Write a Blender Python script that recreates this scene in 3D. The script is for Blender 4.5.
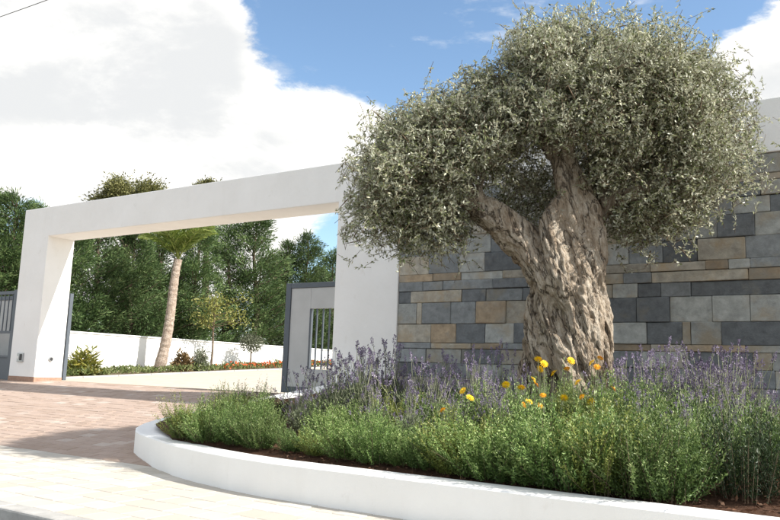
import bpy, bmesh, math, random
import numpy as np
from math import sin, cos, radians, pi, atan, atan2, sqrt
from mathutils import Vector, Matrix, noise as mnoise

for o in list(bpy.data.objects):
    bpy.data.objects.remove(o, do_unlink=True)
scn = bpy.context.scene
COL = scn.collection
random.seed(7)
rng = np.random.default_rng(7)

# ------------------------------------------------------------------ camera
F, CX, CY, CH = 766., 390., 260., .95
PITCH, ROLL = radians(8.4), -atan(.034)
fw = np.array([0, cos(PITCH), sin(PITCH)])
up0 = np.cross([1., 0, 0], fw)
UPV = up0 * cos(ROLL) + np.array([1., 0, 0]) * sin(ROLL)
RTV = np.array([1., 0, 0]) * cos(ROLL) - up0 * sin(ROLL)
CAM = np.array([0, 0, CH])
cd = bpy.data.cameras.new('camera')
cam = bpy.data.objects.new('camera', cd)
COL.objects.link(cam)
cd.sensor_width = 36
cd.lens = F / 780 * 36
cd.clip_start = .05
cd.clip_end = 3000
M = Matrix((RTV, UPV, -fw)).transposed().to_4x4()
M.translation = Vector(CAM)
cam.matrix_world = M
scn.camera = cam

# ------------------------------------------------------------------ sky and sun
DW = np.array([-.834543, .550943, 0])      # along the gate wall, away from the camera
NW = np.array([.550943, .834543, 0])       # through the wall, into the property
P0 = np.array([-7.143, 15.768, 0])         # foot of the far pillar's inner front corner
WROT = atan2(-.550943, .834543)
SUNV = -DW * 1.25 + NW * .285 + np.array([0, 0, 1.])
SUNV = SUNV / np.linalg.norm(SUNV)

sl = bpy.data.lights.new('sun', 'SUN')
sl.energy = 2.6
sl.angle = radians(.55)
sl.color = (1, .955, .88)
so = bpy.data.objects.new('sun', sl)
COL.objects.link(so)
so.rotation_euler = Vector(SUNV).to_track_quat('Z', 'Y').to_euler()
so.location = (12, -6, 14)

world = bpy.data.worlds.new('World')
scn.world = world
world.use_nodes = True
wt = world.node_tree
wt.nodes.clear()


def wn(t, **kw):
    x = wt.nodes.new(t)
    for k, v in kw.items():
        setattr(x, k, v)
    return x


def ray(x, y):
    return fw + RTV * (x - CX) / F - UPV * (y - CY) / F


def proj(p):
    q = np.array(p, float) - CAM
    return CX + F * (q @ RTV) / (q @ fw), CY - F * (q @ UPV) / (q @ fw)


def wmath(op, a, b=None, clamp=False):
    m = wn('ShaderNodeMath', operation=op)
    m.use_clamp = clamp
    for i, v in enumerate((a, b)):
        if v is None:
            continue
        if isinstance(v, (int, float)):
            m.inputs[i].default_value = v
        else:
            wt.links.new(v, m.inputs[i])
    return m.outputs[0]


def maprange(nt, val, a, b, c, d, smooth=False):
    m = nt.nodes.new('ShaderNodeMapRange')
    if smooth:
        m.interpolation_type = 'SMOOTHSTEP'
    nt.links.new(val, m.inputs[0])
    for i, v in enumerate((a, b, c, d)):
        m.inputs[1 + i].default_value = v
    return m.outputs[0]


sky = wn('ShaderNodeTexSky', sky_type='NISHITA')
sky.sun_disc = False
sky.sun_elevation = math.asin(SUNV[2])
sky.sun_rotation = atan2(SUNV[0], SUNV[1])
sky.altitude = 50
sky.air_density = 1.0
sky.dust_density = .6
sky.ozone_density = 1.6
tc = wn('ShaderNodeTexCoord')
mp = wn('ShaderNodeMapping')
mp.inputs['Scale'].default_value = (1, 1, 1.9)
mp.inputs['Location'].default_value = (.35, .1, .22)
wt.links.new(tc.outputs['Generated'], mp.inputs[0])
n1 = wn('ShaderNodeTexNoise')
n1.inputs['Scale'].default_value = 4.6
n1.inputs['Detail'].default_value = 12
n1.inputs['Roughness'].default_value = .66
n1.inputs['Distortion'].default_value = .25
wt.links.new(mp.outputs[0], n1.inputs['Vector'])
n2 = wn('ShaderNodeTexNoise')
n2.inputs['Scale'].default_value = 4.2
n2.inputs['Detail'].default_value = 6
n2.inputs['Roughness'].default_value = .5
wt.links.new(mp.outputs[0], n2.inputs['Vector'])
cov = wmath('ADD', n1.outputs[0], .09)
# where the large cloud banks and the open blue lie: direction, radius (degrees), amount
for (px, py, rad, amp) in [(70, 90, 17, .30), (230, 150, 12, .26), (345, 118, 5.5, .22), (765, 75, 6.5, .34), (190, 30, 6, .14),
                           (480, 20, 12, -.33), (300, 30, 8.5, -.34), (620, 10, 13, -.33), (330, 250, 5, -.16),
                           (15, 200, 4, -.22), (1200, 60, 22, .2), (-500, 0, 25, .15)]:
    v = ray(px, py)
    v = v / np.linalg.norm(v)
    dt = wn('ShaderNodeVectorMath', operation='DOT_PRODUCT')
    nv = wn('ShaderNodeVectorMath', operation='NORMALIZE')
    wt.links.new(tc.outputs['Generated'], nv.inputs[0])
    wt.links.new(nv.outputs[0], dt.inputs[0])
    dt.inputs[1].default_value = v
    cov = wmath('ADD', cov, maprange(wt, dt.outputs['Value'], cos(radians(rad)), 1, 0, amp, True))
mask = maprange(wt, cov, .50, .66, 0, 1, True)
mp3 = wn('ShaderNodeMapping')
mp3.inputs['Scale'].default_value = (1.2, 1, 3.2)
mp3.inputs['Rotation'].default_value = (.15, .2, .3)
wt.links.new(tc.outputs['Generated'], mp3.inputs[0])
n3 = wn('ShaderNodeTexNoise')
n3.inputs['Scale'].default_value = 6.5
n3.inputs['Detail'].default_value = 10
n3.inputs['Roughness'].default_value = .62
wt.links.new(mp3.outputs[0], n3.inputs['Vector'])
mask = wmath('MAXIMUM', mask, maprange(wt, n3.outputs[0], .53, .76, 0, .55, True))
lit = wn('ShaderNodeMix', data_type='RGBA')
CLOUD_HI, CLOUD_LO = 4.5, 3.15
lit.inputs[6].default_value = (CLOUD_LO * .975, CLOUD_LO * .99, CLOUD_LO * 1.0, 1)
lit.inputs[7].default_value = (CLOUD_HI * 1.02, CLOUD_HI, CLOUD_HI * .955, 1)
shade = wmath('SUBTRACT', wmath('ADD', n2.outputs[0], maprange(wt, n1.outputs[0], .35, .65, -.10, .10)), maprange(wt, cov, .62, .95, -.06, .13, True))
wt.links.new(maprange(wt, shade, .34, .58, 0, 1, True), lit.inputs[0])
mixc = wn('ShaderNodeMix', data_type='RGBA')
wt.links.new(mask, mixc.inputs[0])
skm = wn('ShaderNodeMix', data_type='RGBA', blend_type='MULTIPLY')
skm.inputs[0].default_value = 1
skm.inputs[7].default_value = (.76, .80, .79, 1)
wt.links.new(sky.outputs[0], skm.inputs[6])
wt.links.new(skm.outputs[2], mixc.inputs[6])
wt.links.new(lit.outputs[2], mixc.inputs[7])
bg = wn('ShaderNodeBackground')
bg.inputs[1].default_value = .092
wt.links.new(mixc.outputs[2], bg.inputs[0])
wo = wn('ShaderNodeOutputWorld')
wt.links.new(bg.outputs[0], wo.inputs[0])

scn.view_settings.view_transform = 'Standard'
scn.view_settings.look = 'None'
scn.view_settings.gamma = 1
scn.view_settings.exposure = 1.62
scn.view_settings.use_curve_mapping = False
scn.render.engine = 'CYCLES'


# ------------------------------------------------------------------ geometry helpers
def W(s, n, z):
    """wall frame (s away along the wall, n through it) to world"""
    p = P0 + DW * s + NW * n
    return np.array([p[0], p[1], z])


def to_sn(p):
    q = np.array([p[0], p[1], 0]) - P0
    return float(q @ DW), float(q @ NW)


def on_z(x, y, z):
    v = ray(x, y)
    return CAM + v * (z - CH) / v[2]


def on_wall(x, y, n=0.):
    v = ray(x, y)
    t = NW @ (P0 + NW * n - CAM * np.array([1, 1, 0])) / (NW @ v)
    return CAM + v * t


def drive_z(n):
    return .126 * (n + 4.2) if n > -4.2 else 0.


def yard_z(n):
    return .53 + .05 * max(0., min(n, 12) - .9)


def soil_z(n):
    return .20 + .115 * (n + 4.7)


def on_soil(x, y):
    z = .3
    for _ in range(25):
        p = on_z(x, y, z)
        z = .5 * z + .5 * soil_z(to_sn(p)[1])
    return np.array([p[0], p[1], soil_z(to_sn(p)[1])])


def along(s, px, z):
    """point on the line s = const that shows at image column px"""
    lo, hi = -2., 60.
    for _ in range(50):
        m = (lo + hi) / 2
        if proj(W(s, m, z))[0] < px:
            lo = m
        else:
            hi = m
    return lo


def tag(o, label=None, cat=None, group=None, kind=None):
    if label:
        o['label'] = label
    if cat:
        o['category'] = cat
    if group:
        o['group'] = group
    if kind:
        o['kind'] = kind
    return o


def empty(name, loc, rz=0., label=None, cat=None, group=None):
    o = bpy.data.objects.new(name, None)
    COL.objects.link(o)
    o.empty_display_size = .2
    o.location = Vector(loc)
    o.rotation_euler = (0, 0, rz)
    return tag(o, label, cat, group)


def link(name, me, mat=None, parent=None, loc=None, rz=None):
    o = bpy.data.objects.new(name, me)
    COL.objects.link(o)
    if mat is not None and not me.materials:
        me.materials.append(mat)
    if parent is not None:
        o.parent = parent
    if loc is not None:
        o.location = Vector(loc)
    if rz is not None:
        o.rotation_euler = (0, 0, rz)
    return o


def mesh_from(verts, faces, name='mesh', smooth=False):
    me = bpy.data.meshes.new(name)
    me.from_pydata([tuple(map(float, v)) for v in verts], [], faces)
    me.update()
    if smooth:
        me.shade_smooth()
    return me


def box_bm(bm, x0, x1, y0, y1, z0, z1):
    vs = [bm.verts.new((x, y, z)) for z in (z0, z1) for (x, y) in ((x0, y0), (x1, y0), (x1, y1), (x0, y1))]
    for f in ((3, 2, 1, 0), (4, 5, 6, 7), (0, 1, 5, 4), (1, 2, 6, 5), (2, 3, 7, 6), (3, 0, 4, 7)):
        bm.faces.new([vs[i] for i in f])


def bm_mesh(bm, bevel=0., seg=1, name='mesh'):
    if bevel:
        bmesh.ops.bevel(bm, geom=list(bm.edges), offset=bevel, segments=seg, affect='EDGES', profile=.5)
    me = bpy.data.meshes.new(name)
    bm.to_mesh(me)
    bm.free()
    return me


def box(x0, x1, y0, y1, z0, z1, bevel=0., seg=1):
    bm = bmesh.new()
    box_bm(bm, x0, x1, y0, y1, z0, z1)
    return bm_mesh(bm, bevel, seg)


def tube(bm, pts, rad, n=10, cap=True):
    pts = [Vector(p) for p in pts]
    rings = []
    ref = Vector((.3, -.9, .2))
    for i, p in enumerate(pts):
        a = pts[max(i - 1, 0)]
        b = pts[min(i + 1, len(pts) - 1)]
        t = (b - a).normalized()
        u = t.cross(ref)
        if u.length < 1e-3:
            u = t.cross(Vector((1, 0, 0)))
        u.normalize()
        v = t.cross(u)
        ref = v * -1 if False else ref
        r = rad[i] if hasattr(rad, '__len__') else rad
        rings.append([bm.verts.new(p + (u * cos(2 * pi * k / n) + v * sin(2 * pi * k / n)) * r) for k in range(n)])
    for i in range(len(rings) - 1):
        for k in range(n):
            bm.faces.new((rings[i][k], rings[i][(k + 1) % n], rings[i + 1][(k + 1) % n], rings[i + 1][k]))
    if cap:
        bm.faces.new(rings[0][::-1])
        bm.faces.new(rings[-1])


def np_mesh(V, Fq, rnd=None, nside=4, name='mesh'):
    me = bpy.data.meshes.new(name)
    nv, nf = len(V), len(Fq)
    me.vertices.add(nv)
    me.vertices.foreach_set('co', np.ascontiguousarray(V, np.float32).ravel())
    me.loops.add(nf * nside)
    me.loops.foreach_set('vertex_index', np.ascontiguousarray(Fq, np.int32).ravel())
    me.polygons.add(nf)
    me.polygons.foreach_set('loop_start', np.arange(nf, dtype=np.int32) * nside)
    me.update(calc_edges=True)
    if rnd is not None:
        at = me.attributes.new('rnd', 'FLOAT', 'FACE')
        at.data.foreach_set('value', np.ascontiguousarray(rnd, np.float32))
    return me


def unit(a):
    return a / np.maximum(np.linalg.norm(a, axis=-1, keepdims=True), 1e-9)


def leaves(C, A, L, Wd, r=rng, curl=.12, up_bias=0.):
    """folded leaf blades: C base points, A axis, L length, Wd width"""
    N = len(C)
    A = unit(A)
    rv = r.normal(size=(N, 3))
    rv[:, 2] += up_bias
    S = unit(np.cross(A, rv))
    Nn = np.cross(S, A)
    L = np.broadcast_to(L, (N,))[:, None]
    Wd = np.broadcast_to(Wd, (N,))[:, None]
    V = np.empty((N, 4, 3))
    V[:, 0] = C
    V[:, 1] = C + A * L * .5 + S * Wd * .5 + Nn * L * curl
    V[:, 2] = C + A * L
    V[:, 3] = C + A * L * .45 - S * Wd * .5 + Nn * L * curl
    Fq = np.arange(N * 4).reshape(N, 4)
    return V.reshape(-1, 3), Fq, r.random(N)


def prisms(A, B, ra, rb):
    """thin three-sided stems from A to B"""
    N = len(A)
    T = unit(B - A)
    U = unit(np.cross(T, np.array([.31, .52, .1])))
    Vv = np.cross(T, U)
    out = np.empty((N, 6, 3))
    for k in range(3):
        c, s = cos(2 * pi * k / 3), sin(2 * pi * k / 3)
        out[:, k] = A + (U * c + Vv * s) * np.broadcast_to(ra, (N,))[:, None]
        out[:, 3 + k] = B + (U * c + Vv * s) * np.broadcast_to(rb, (N,))[:, None]
    b = (np.arange(N) * 6)[:, None, None]
    f = np.array([[0, 1, 4, 3], [1, 2, 5, 4], [2, 0, 3, 5]])[None] + b
    return out.reshape(-1, 3), f.reshape(-1, 4)


# ------------------------------------------------------------------ materials
class NT:
    def __init__(self, name):
        self.m = bpy.data.materials.new(name)
        self.m.use_nodes = True
        self.t = self.m.node_tree
        self.t.nodes.clear()
        self.out = self.n('ShaderNodeOutputMaterial')
        self.b = self.n('ShaderNodeBsdfPrincipled')
        self.l(self.b.outputs[0], self.out.inputs[0])

    def n(self, t, **kw):
        x = self.t.nodes.new(t)
        for k, v in kw.items():
            setattr(x, k, v)
        return x

    def l(self, a, b):
        self.t.links.new(a, b)

    def noise(self, scale, detail=4, rough=.55, coord='Object', dist=0., stretch=None):
        tcn = self.n('ShaderNodeTexCoord')
        x = self.n('ShaderNodeTexNoise')
        x.inputs['Scale'].default_value = scale
        x.inputs['Detail'].default_value = detail
        x.inputs['Roughness'].default_value = rough
        x.inputs['Distortion'].default_value = dist
        src = tcn.outputs[coord]
        if stretch:
            m = self.n('ShaderNodeMapping')
            m.inputs['Scale'].default_value = stretch
            self.l(src, m.inputs[0])
            src = m.outputs[0]
        self.l(src, x.inputs['Vector'])
        return x.outputs[0]

    def wnoise(self, scale, detail=4, rough=.55, stretch=None):
        """noise in world position, so that separate pieces do not repeat"""
        g = self.n('ShaderNodeNewGeometry')
        x = self.n('ShaderNodeTexNoise')
        x.inputs['Scale'].default_value = scale
        x.inputs['Detail'].default_value = detail
        x.inputs['Roughness'].default_value = rough
        src = g.outputs['Position']
        if stretch:
            m = self.n('ShaderNodeMapping')
            m.inputs['Scale'].default_value = stretch
            self.l(src, m.inputs[0])
            src = m.outputs[0]
        self.l(src, x.inputs['Vector'])
        return x.outputs[0]

    def ramp(self, val, stops):
        r = self.n('ShaderNodeValToRGB')
        e = r.color_ramp.elements
        e[0].position, e[0].color = stops[0][0], (*stops[0][1], 1)
        e[1].position, e[1].color = stops[-1][0], (*stops[-1][1], 1)
        for p, c in stops[1:-1]:
            k = e.new(p)
            k.color = (*c, 1)
        self.l(val, r.inputs[0])
        return r.outputs[0]

    def mix(self, fac, a, b, mode='MIX'):
        x = self.n('ShaderNodeMix', data_type='RGBA')
        x.blend_type = mode
        for i, v in ((0, fac), (6, a), (7, b)):
            if isinstance(v, (int, float)):
                x.inputs[i].default_value = v
            elif isinstance(v, tuple):
                x.inputs[i].default_value = (*v, 1)
            else:
                self.l(v, x.inputs[i])
        return x.outputs[2]

    def math(self, op, a, b=None):
        x = self.n('ShaderNodeMath', operation=op)
        for i, v in enumerate((a, b)):
            if v is None:
                continue
            if isinstance(v, (int, float)):
                x.inputs[i].default_value = v
            else:
                self.l(v, x.inputs[i])
        return x.outputs[0]

    def mr(self, v, a, b, c=0., d=1.):
        return maprange(self.t, v, a, b, c, d)

    def rnd(self):
        """per-piece random value: object random plus the face attribute"""
        oi = self.n('ShaderNodeObjectInfo')
        at = self.n('ShaderNodeAttribute', attribute_name='rnd')
        return self.math('FRACT', self.math('ADD', oi.outputs['Random'], at.outputs['Fac']))

    def col(self, c):
        if isinstance(c, tuple):
            self.b.inputs['Base Color'].default_value = (*c, 1)
        else:
            self.l(c, self.b.inputs['Base Color'])
        return self

    def bump(self, h, dist=.01, strength=1.):
        x = self.n('ShaderNodeBump')
        x.inputs['Distance'].default_value = dist
        x.inputs['Strength'].default_value = strength
        self.l(h, x.inputs['Height'])
        self.l(x.outputs[0], self.b.inputs['Normal'])
        return self

    def rough(self, r, spec=None, metal=None):
        if isinstance(r, (int, float)):
            self.b.inputs['Roughness'].default_value = r
        else:
            self.l(r, self.b.inputs['Roughness'])
        if spec is not None:
            self.b.inputs['Specular IOR Level'].default_value = spec
        if metal is not None:
            self.b.inputs['Metallic'].default_value = metal
        return self


def m_render():
    t = NT('white_render')
    a = t.wnoise(1.3, 5, .6)
    b = t.wnoise(3.0, 6, .65, (1, 1, .18))
    c = t.ramp(a, [(.3, (.83, .82, .795)), (.7, (.89, .882, .865))])
    c = t.mix(t.mr(b, .58, .8, 0, .30), c, (.70, .68, .64))
    c = t.mix(t.mr(t.wnoise(5, 7, .75, (1, 1, .6)), .60, .74, 0, .30), c, (.60, .56, .49))
    t.col(c).bump(t.math('ADD', t.wnoise(160, 3, .6), t.math('MULTIPLY', t.wnoise(7, 3, .5), 3.)), .003, .6).rough(.85, .2)
    return t.m


def m_plain(name, c, rough=.6, spec=.3, var=.15, scale=8., bump=.0, bscale=60., metal=0.):
    t = NT(name)
    n = t.wnoise(scale, 5, .6)
    lo = tuple(x * (1 - var) for x in c)
    hi = tuple(min(1, x * (1 + var)) for x in c)
    t.col(t.ramp(n, [(.3, lo), (.7, hi)])).rough(rough, spec, metal)
    if bump:
        t.bump(t.wnoise(bscale, 4, .6), bump, .7)
    return t.m


def m_slate(name, base, stain, amt):
    t = NT(name)
    oi = t.n('ShaderNodeObjectInfo')
    r = oi.outputs['Random']
    # a different cut of the noise for each stone
    g = t.n('ShaderNodeNewGeometry')
    add = t.n('ShaderNodeVectorMath', operation='ADD')
    sc = t.n('ShaderNodeVectorMath', operation='SCALE')
    sc.inputs[0].default_value = (13, 7, 19)
    t.l(r, sc.inputs['Scale'])
    t.l(g.outputs['Position'], add.inputs[0])
    t.l(sc.outputs[0], add.inputs[1])

    def ns(s, d, ro, st=(1, 1, 1)):
        m = t.n('ShaderNodeMapping')
        m.inputs['Scale'].default_value = st
        t.l(add.outputs[0], m.inputs[0])
        x = t.n('ShaderNodeTexNoise')
        x.inputs['Scale'].default_value = s
        x.inputs['Detail'].default_value = d
        x.inputs['Roughness'].default_value = ro
        t.l(m.outputs[0], x.inputs['Vector'])
        return x.outputs[0]
    f = ns(9, 8, .7)
    lo = tuple(x * .60 for x in base)
    hi = tuple(x * 1.42 for x in base)
    c = t.ramp(f, [(.25, lo), (.75, hi)])
    st = ns(2.6, 6, .65)
    c = t.mix(t.mr(st, .62 - amt, .72 - amt * .5, 0, .85), c, stain)
    v = t.mr(r, 0, 1, .80, 1.18)
    cc = t.n('ShaderNodeHueSaturation')
    t.l(c, cc.inputs['Color'])
    t.l(v, cc.inputs['Value'])
    pale = ns(30, 5, .7)
    c2 = t.mix(t.mr(pale, .62, .75, 0, .35), cc.outputs[0], (.5, .5, .47))
    t.col(c2).bump(ns(14, 9, .72), .014, .8).rough(.62, .35)
    return t.m


def m_paver():
    t = NT('pink_brick_paver')
    r = t.rnd()
    c = t.ramp(r, [(0, (.35, .26, .205)), (.35, (.39, .295, .24)), (.62, (.415, .32, .265)), (.88, (.38, .285, .235)), (.95, (.48, .40, .345)), (1, (.50, .43, .375))])
    c = t.mix(t.mr(t.wnoise(45, 5, .7), .4, .75, 0, .35), c, (.48, .38, .32))
    c = t.mix(t.mr(t.wnoise(.9, 4, .6), .4, .75, 0, .3), c, (.45, .36, .30))
    t.col(c).bump(t.wnoise(120, 4, .7), .004, .7).rough(.85, .25)
    return t.m


def m_slab():
    t = NT('pale_paving_slab')
    r = t.rnd()
    c = t.ramp(r, [(0, (.47, .43, .37)), (.5, (.52, .48, .42)), (1, (.56, .525, .47))])
    c = t.mix(t.mr(t.wnoise(3.2, 6, .7), .46, .75, 0, .38), c, (.46, .40, .33))
    c = t.mix(t.mr(t.wnoise(70, 3, .7), .55, .8, 0, .3), c, (.42, .40, .37))
    t.col(c).bump(t.wnoise(140, 4, .7), .003, .7).rough(.88, .2)
    return t.m


def m_leaf(name, stops, under=None, rough=.5, spec=.4, trans=.22, tcol=None, objvar=.25):
    t = NT(name)
    at = t.n('ShaderNodeAttribute', attribute_name='rnd')
    c = t.ramp(at.outputs['Fac'], stops)
    oi = t.n('ShaderNodeObjectInfo')
    hs = t.n('ShaderNodeHueSaturation')
    t.l(c, hs.inputs['Color'])
    t.l(t.mr(oi.outputs['Random'], 0, 1, 1 - objvar, 1 + objvar), hs.inputs['Value'])
    c = hs.outputs[0]
    if under:
        g = t.n('ShaderNodeNewGeometry')
        c = t.mix(g.outputs['Backfacing'], c, under)
    t.col(c).rough(rough, spec)
    tr = t.n('ShaderNodeBsdfTranslucent')
    if tcol:
        tr.inputs[0].default_value = (*tcol, 1)
    else:
        t.l(c, tr.inputs[0])
    mx = t.n('ShaderNodeMixShader')
    mx.inputs[0].default_value = trans
    t.l(t.b.outputs[0], mx.inputs[1])
    t.l(tr.outputs[0], mx.inputs[2])
    t.l(mx.outputs[0], t.out.inputs[0])
    return t.m


def m_bark(name, dark, mid, lite, stretch=(1, 1, .25), sc=14, bd=.02):
    t = NT(name)
    a = t.noise(sc, 8, .7, stretch=stretch, dist=.4)
    b = t.noise(sc * 4, 5, .7, stretch=stretch)
    c = t.ramp(a, [(.3, dark), (.5, mid), (.72, lite)])
    c = t.mix(t.mr(b, .45, .75, 0, .4), c, lite)
    h = t.math('ADD', a, t.math('MULTIPLY', b, .5))
    t.col(c).bump(h, bd, .9).rough(.92, .12)
    return t.m


def m_olive_bark():
    t = NT('olive_bark')
    g = t.n('ShaderNodeTexCoord')
    # grain follows the twist of the trunk
    sx = t.n('ShaderNodeSeparateXYZ')
    t.l(g.outputs['Object'], sx.inputs[0])
    vr = t.n('ShaderNodeVectorRotate', rotation_type='Z_AXIS')
    t.l(g.outputs['Object'], vr.inputs['Vector'])
    t.l(t.math('MULTIPLY', sx.outputs[2], .95), vr.inputs['Angle'])

    def ns(sc, det, ro, st):
        m = t.n('ShaderNodeMapping')
        m.inputs['Scale'].default_value = st
        t.l(vr.outputs[0], m.inputs[0])
        x = t.n('ShaderNodeTexNoise')
        x.inputs['Scale'].default_value = sc
        x.inputs['Detail'].default_value = det
        x.inputs['Roughness'].default_value = ro
        t.l(m.outputs[0], x.inputs['Vector'])
        return x.outputs[0]
    a = ns(15, 9, .75, (1, 1, .3))
    b = ns(48, 5, .75, (1, 1, .55))
    d = ns(5, 4, .6, (1, 1, .5))
    k = ns(7, 5, .6, (1, 1, .22))
    crack = t.mr(t.math('ABSOLUTE', t.math('SUBTRACT', k, .5)), .0, .028, 1, 0)
    c = t.ramp(a, [(.33, (.17, .125, .088)), (.47, (.43, .345, .255)), (.62, (.67, .585, .475))])
    c = t.mix(t.mr(b, .50, .70, 0, .65), c, (.64, .58, .51))
    c = t.mix(t.mr(b, .44, .30, 0, .7), c, (.085, .065, .05))
    c = t.mix(t.mr(d, .5, .66, 0, .55), c, (.33, .235, .155))
    lich = ns(9, 6, .8, (1, 1, 1))
    c = t.mix(t.mr(lich, .60, .66, 0, .55), c, (.50, .51, .43))
    c = t.mix(t.math('MULTIPLY', crack, .85), c, (.06, .045, .035))
    h = t.math('SUBTRACT', t.math('ADD', a, t.math('MULTIPLY', b, .8)), t.math('MULTIPLY', crack, .5))
    t.col(c).bump(h, .035, 1.).rough(.95, .1)
    return t.m


def m_ground(name, c1, c2, c3, sc=12., bump=.012):
    t = NT(name)
    a = t.wnoise(sc, 7, .7)
    b = t.wnoise(sc * 7, 4, .7)
    c = t.ramp(a, [(.3, c1), (.55, c2), (.75, c3)])
    c = t.mix(t.mr(b, .5, .75, 0, .4), c, c3)
    t.col(c).bump(b, bump, .8).rough(.95, .12)
    return t.m


MT = {}
MT['white'] = m_render()
MT['plinth'] = m_plain('brown_plinth_tile', (.34, .21, .15), .6, .3, .2, 20)
MT['slate_dark'] = m_slate('dark_slate', (.140, .152, .160), (.21, .20, .17), .06)
MT['slate_mid'] = m_slate('grey_slate', (.235, .252, .258), (.28, .255, .20), .10)
MT['slate_light'] = m_slate('pale_green_slate', (.355, .368, .35), (.35, .30, .22), .15)
MT['slate_tan'] = m_slate('tan_slate', (.35, .325, .27), (.36, .275, .17), .15)
MT['slate_rust'] = m_slate('rust_slate', (.36, .28, .19), (.30, .28, .235), .18)
MT['mortar'] = m_plain('wall_mortar', (.22, .20, .17), .95, .1, .2, 30)
MT['gate_frame'] = m_plain('grey_gate_paint', (.085, .10, .12), .42, .45, .06, 6)
MT['gate_panel'] = m_plain('pale_gate_panel', (.47, .475, .47), .5, .35, .05, 4)
MT['metal'] = m_plain('brushed_steel', (.42, .43, .44), .35, .5, .1, 20, metal=.8)
MT['black'] = m_plain('black_plastic', (.03, .03, .033), .5, .4, .1, 20)
MT['paver'] = m_paver()
MT['joint'] = m_ground('sand_joint', (.26, .19, .145), (.36, .27, .21), (.44, .34, .27), 25, .004)
MT['slab'] = m_slab()
MT['slabjoint'] = m_ground('slab_joint', (.36, .32, .27), (.40, .36, .31), (.44, .40, .35), 25, .004)
MT['kerb'] = m_plain('concrete_kerb', (.40, .39, .37), .9, .15, .15, 9, .004, 80)
MT['asphalt'] = m_ground('asphalt', (.12, .118, .113), (.15, .147, .14), (.19, .186, .178), 30, .006)
MT['yard'] = m_ground('pale_gravel_yard', (.46, .41, .34), (.52, .47, .395), (.57, .525, .45), 3, .008)
MT['earth'] = m_ground('dry_earth', (.16, .12, .08), (.22, .17, .11), (.27, .22, .15), 4, .02)
MT['soil'] = m_ground('planter_soil', (.07, .038, .024), (.115, .062, .04), (.19, .11, .075), 16, .03)
MT['olive_leaf'] = m_leaf('olive_leaf', [(0, (.07, .09, .03)), (.25, (.15, .18, .07)), (.55, (.27, .295, .135)), (.8, (.43, .44, .26)), (1, (.70, .67, .50))],
                          under=(.52, .53, .41), rough=.40, spec=.6, trans=.30)
MT['olive_bark'] = m_olive_bark()
MT['twig'] = m_plain('twig_bark', (.16, .12, .085), .9, .1, .2, 20)
MT['shrub_leaf'] = m_leaf('rosemary_leaf', [(0, (.07, .12, .03)), (.4, (.155, .25, .065)), (.75, (.28, .385, .12)), (1, (.50, .57, .26))], rough=.5, spec=.4, trans=.25, objvar=.35)
MT['deep_leaf'] = m_leaf('deep_green_shrub_leaf', [(0, (.05, .095, .024)), (.4, (.11, .19, .048)), (.75, (.20, .30, .085)), (1, (.37, .45, .18))], rough=.5, spec=.4, trans=.22, objvar=.25)
MT['fresh_leaf'] = m_leaf('fresh_shrub_leaf', [(0, (.09, .12, .022)), (.4, (.19, .24, .05)), (.75, (.31, .35, .09)), (1, (.5, .5, .18))], rough=.5, spec=.4, trans=.28, objvar=.2)
MT['dark_leaf'] = m_leaf('dark_rosemary_leaf', [(0, (.020, .042, .014)), (.5, (.036, .068, .022)), (1, (.07, .11, .035))], rough=.5, spec=.4, trans=.15)
MT['lav_leaf'] = m_leaf('lavender_leaf', [(0, (.12, .15, .08)), (.5, (.21, .245, .14)), (1, (.36, .39, .27))], rough=.7, spec=.25, trans=.2)
MT['lav_stem'] = m_leaf('lavender_stem', [(0, (.22, .25, .14)), (.5, (.33, .35, .22)), (1, (.46, .46, .33))], rough=.7, spec=.2, trans=.1)
MT['lav_flower'] = m_leaf('lavender_flower', [(0, (.11, .085, .14)), (.45, (.22, .18, .27)), (.8, (.36, .31, .41)), (1, (.52, .49, .50))], rough=.7, spec=.2, trans=.2)
MT['mari_leaf'] = m_leaf('marigold_leaf', [(0, (.10, .15, .048)), (.5, (.19, .265, .092)), (1, (.36, .43, .19))], rough=.5, spec=.35, trans=.25)
MT['yellow'] = m_plain('yellow_petal', (.86, .56, .012), .55, .3, .08, 30)
MT['orange'] = m_plain('orange_petal', (.78, .36, .012), .55, .3, .1, 30)
MT['conifer'] = m_leaf('conifer_leaf', [(0, (.03, .056, .022)), (.4, (.07, .12, .042)), (.8, (.135, .20, .072)), (1, (.25, .32, .13))], rough=.6, spec=.3, trans=.2)
MT['round_leaf'] = m_leaf('round_tree_leaf', [(0, (.11, .12, .04)), (.5, (.21, .215, .075)), (1, (.34, .32, .14))], rough=.6, spec=.3, trans=.25)
MT['palm_leaf'] = m_leaf('palm_frond_leaf', [(0, (.11, .17, .03)), (.5, (.20, .28, .05)), (1, (.36, .40, .11))], rough=.45, spec=.4, trans=.25)
MT['palm_bark'] = m_bark('palm_bark', (.22, .155, .12), (.38, .30, .24), (.60, .52, .45), (1, 1, 1.4), 11, .05)
MT['bark'] = m_bark('tree_bark', (.05, .035, .025), (.11, .08, .06), (.18, .14, .11), (1, 1, .3), 10, .02)
MT['sapling_leaf'] = m_leaf('sapling_leaf', [(0, (.14, .16, .035)), (.5, (.23, .24, .06)), (1, (.36, .34, .12))], rough=.5, spec=.3, trans=.3)
MT['yellow_leaf'] = m_leaf('yellow_shrub_leaf', [(0, (.12, .15, .03)), (.5, (.22, .23, .05)), (1, (.42, .36, .08))], rough=.5, spec=.3, trans=.25)
MT['red_leaf'] = m_leaf('reddish_shrub_leaf', [(0, (.08, .06, .03)), (.5, (.16, .11, .05)), (1, (.26, .17, .08))], rough=.6, spec=.3, trans=.2)
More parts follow.
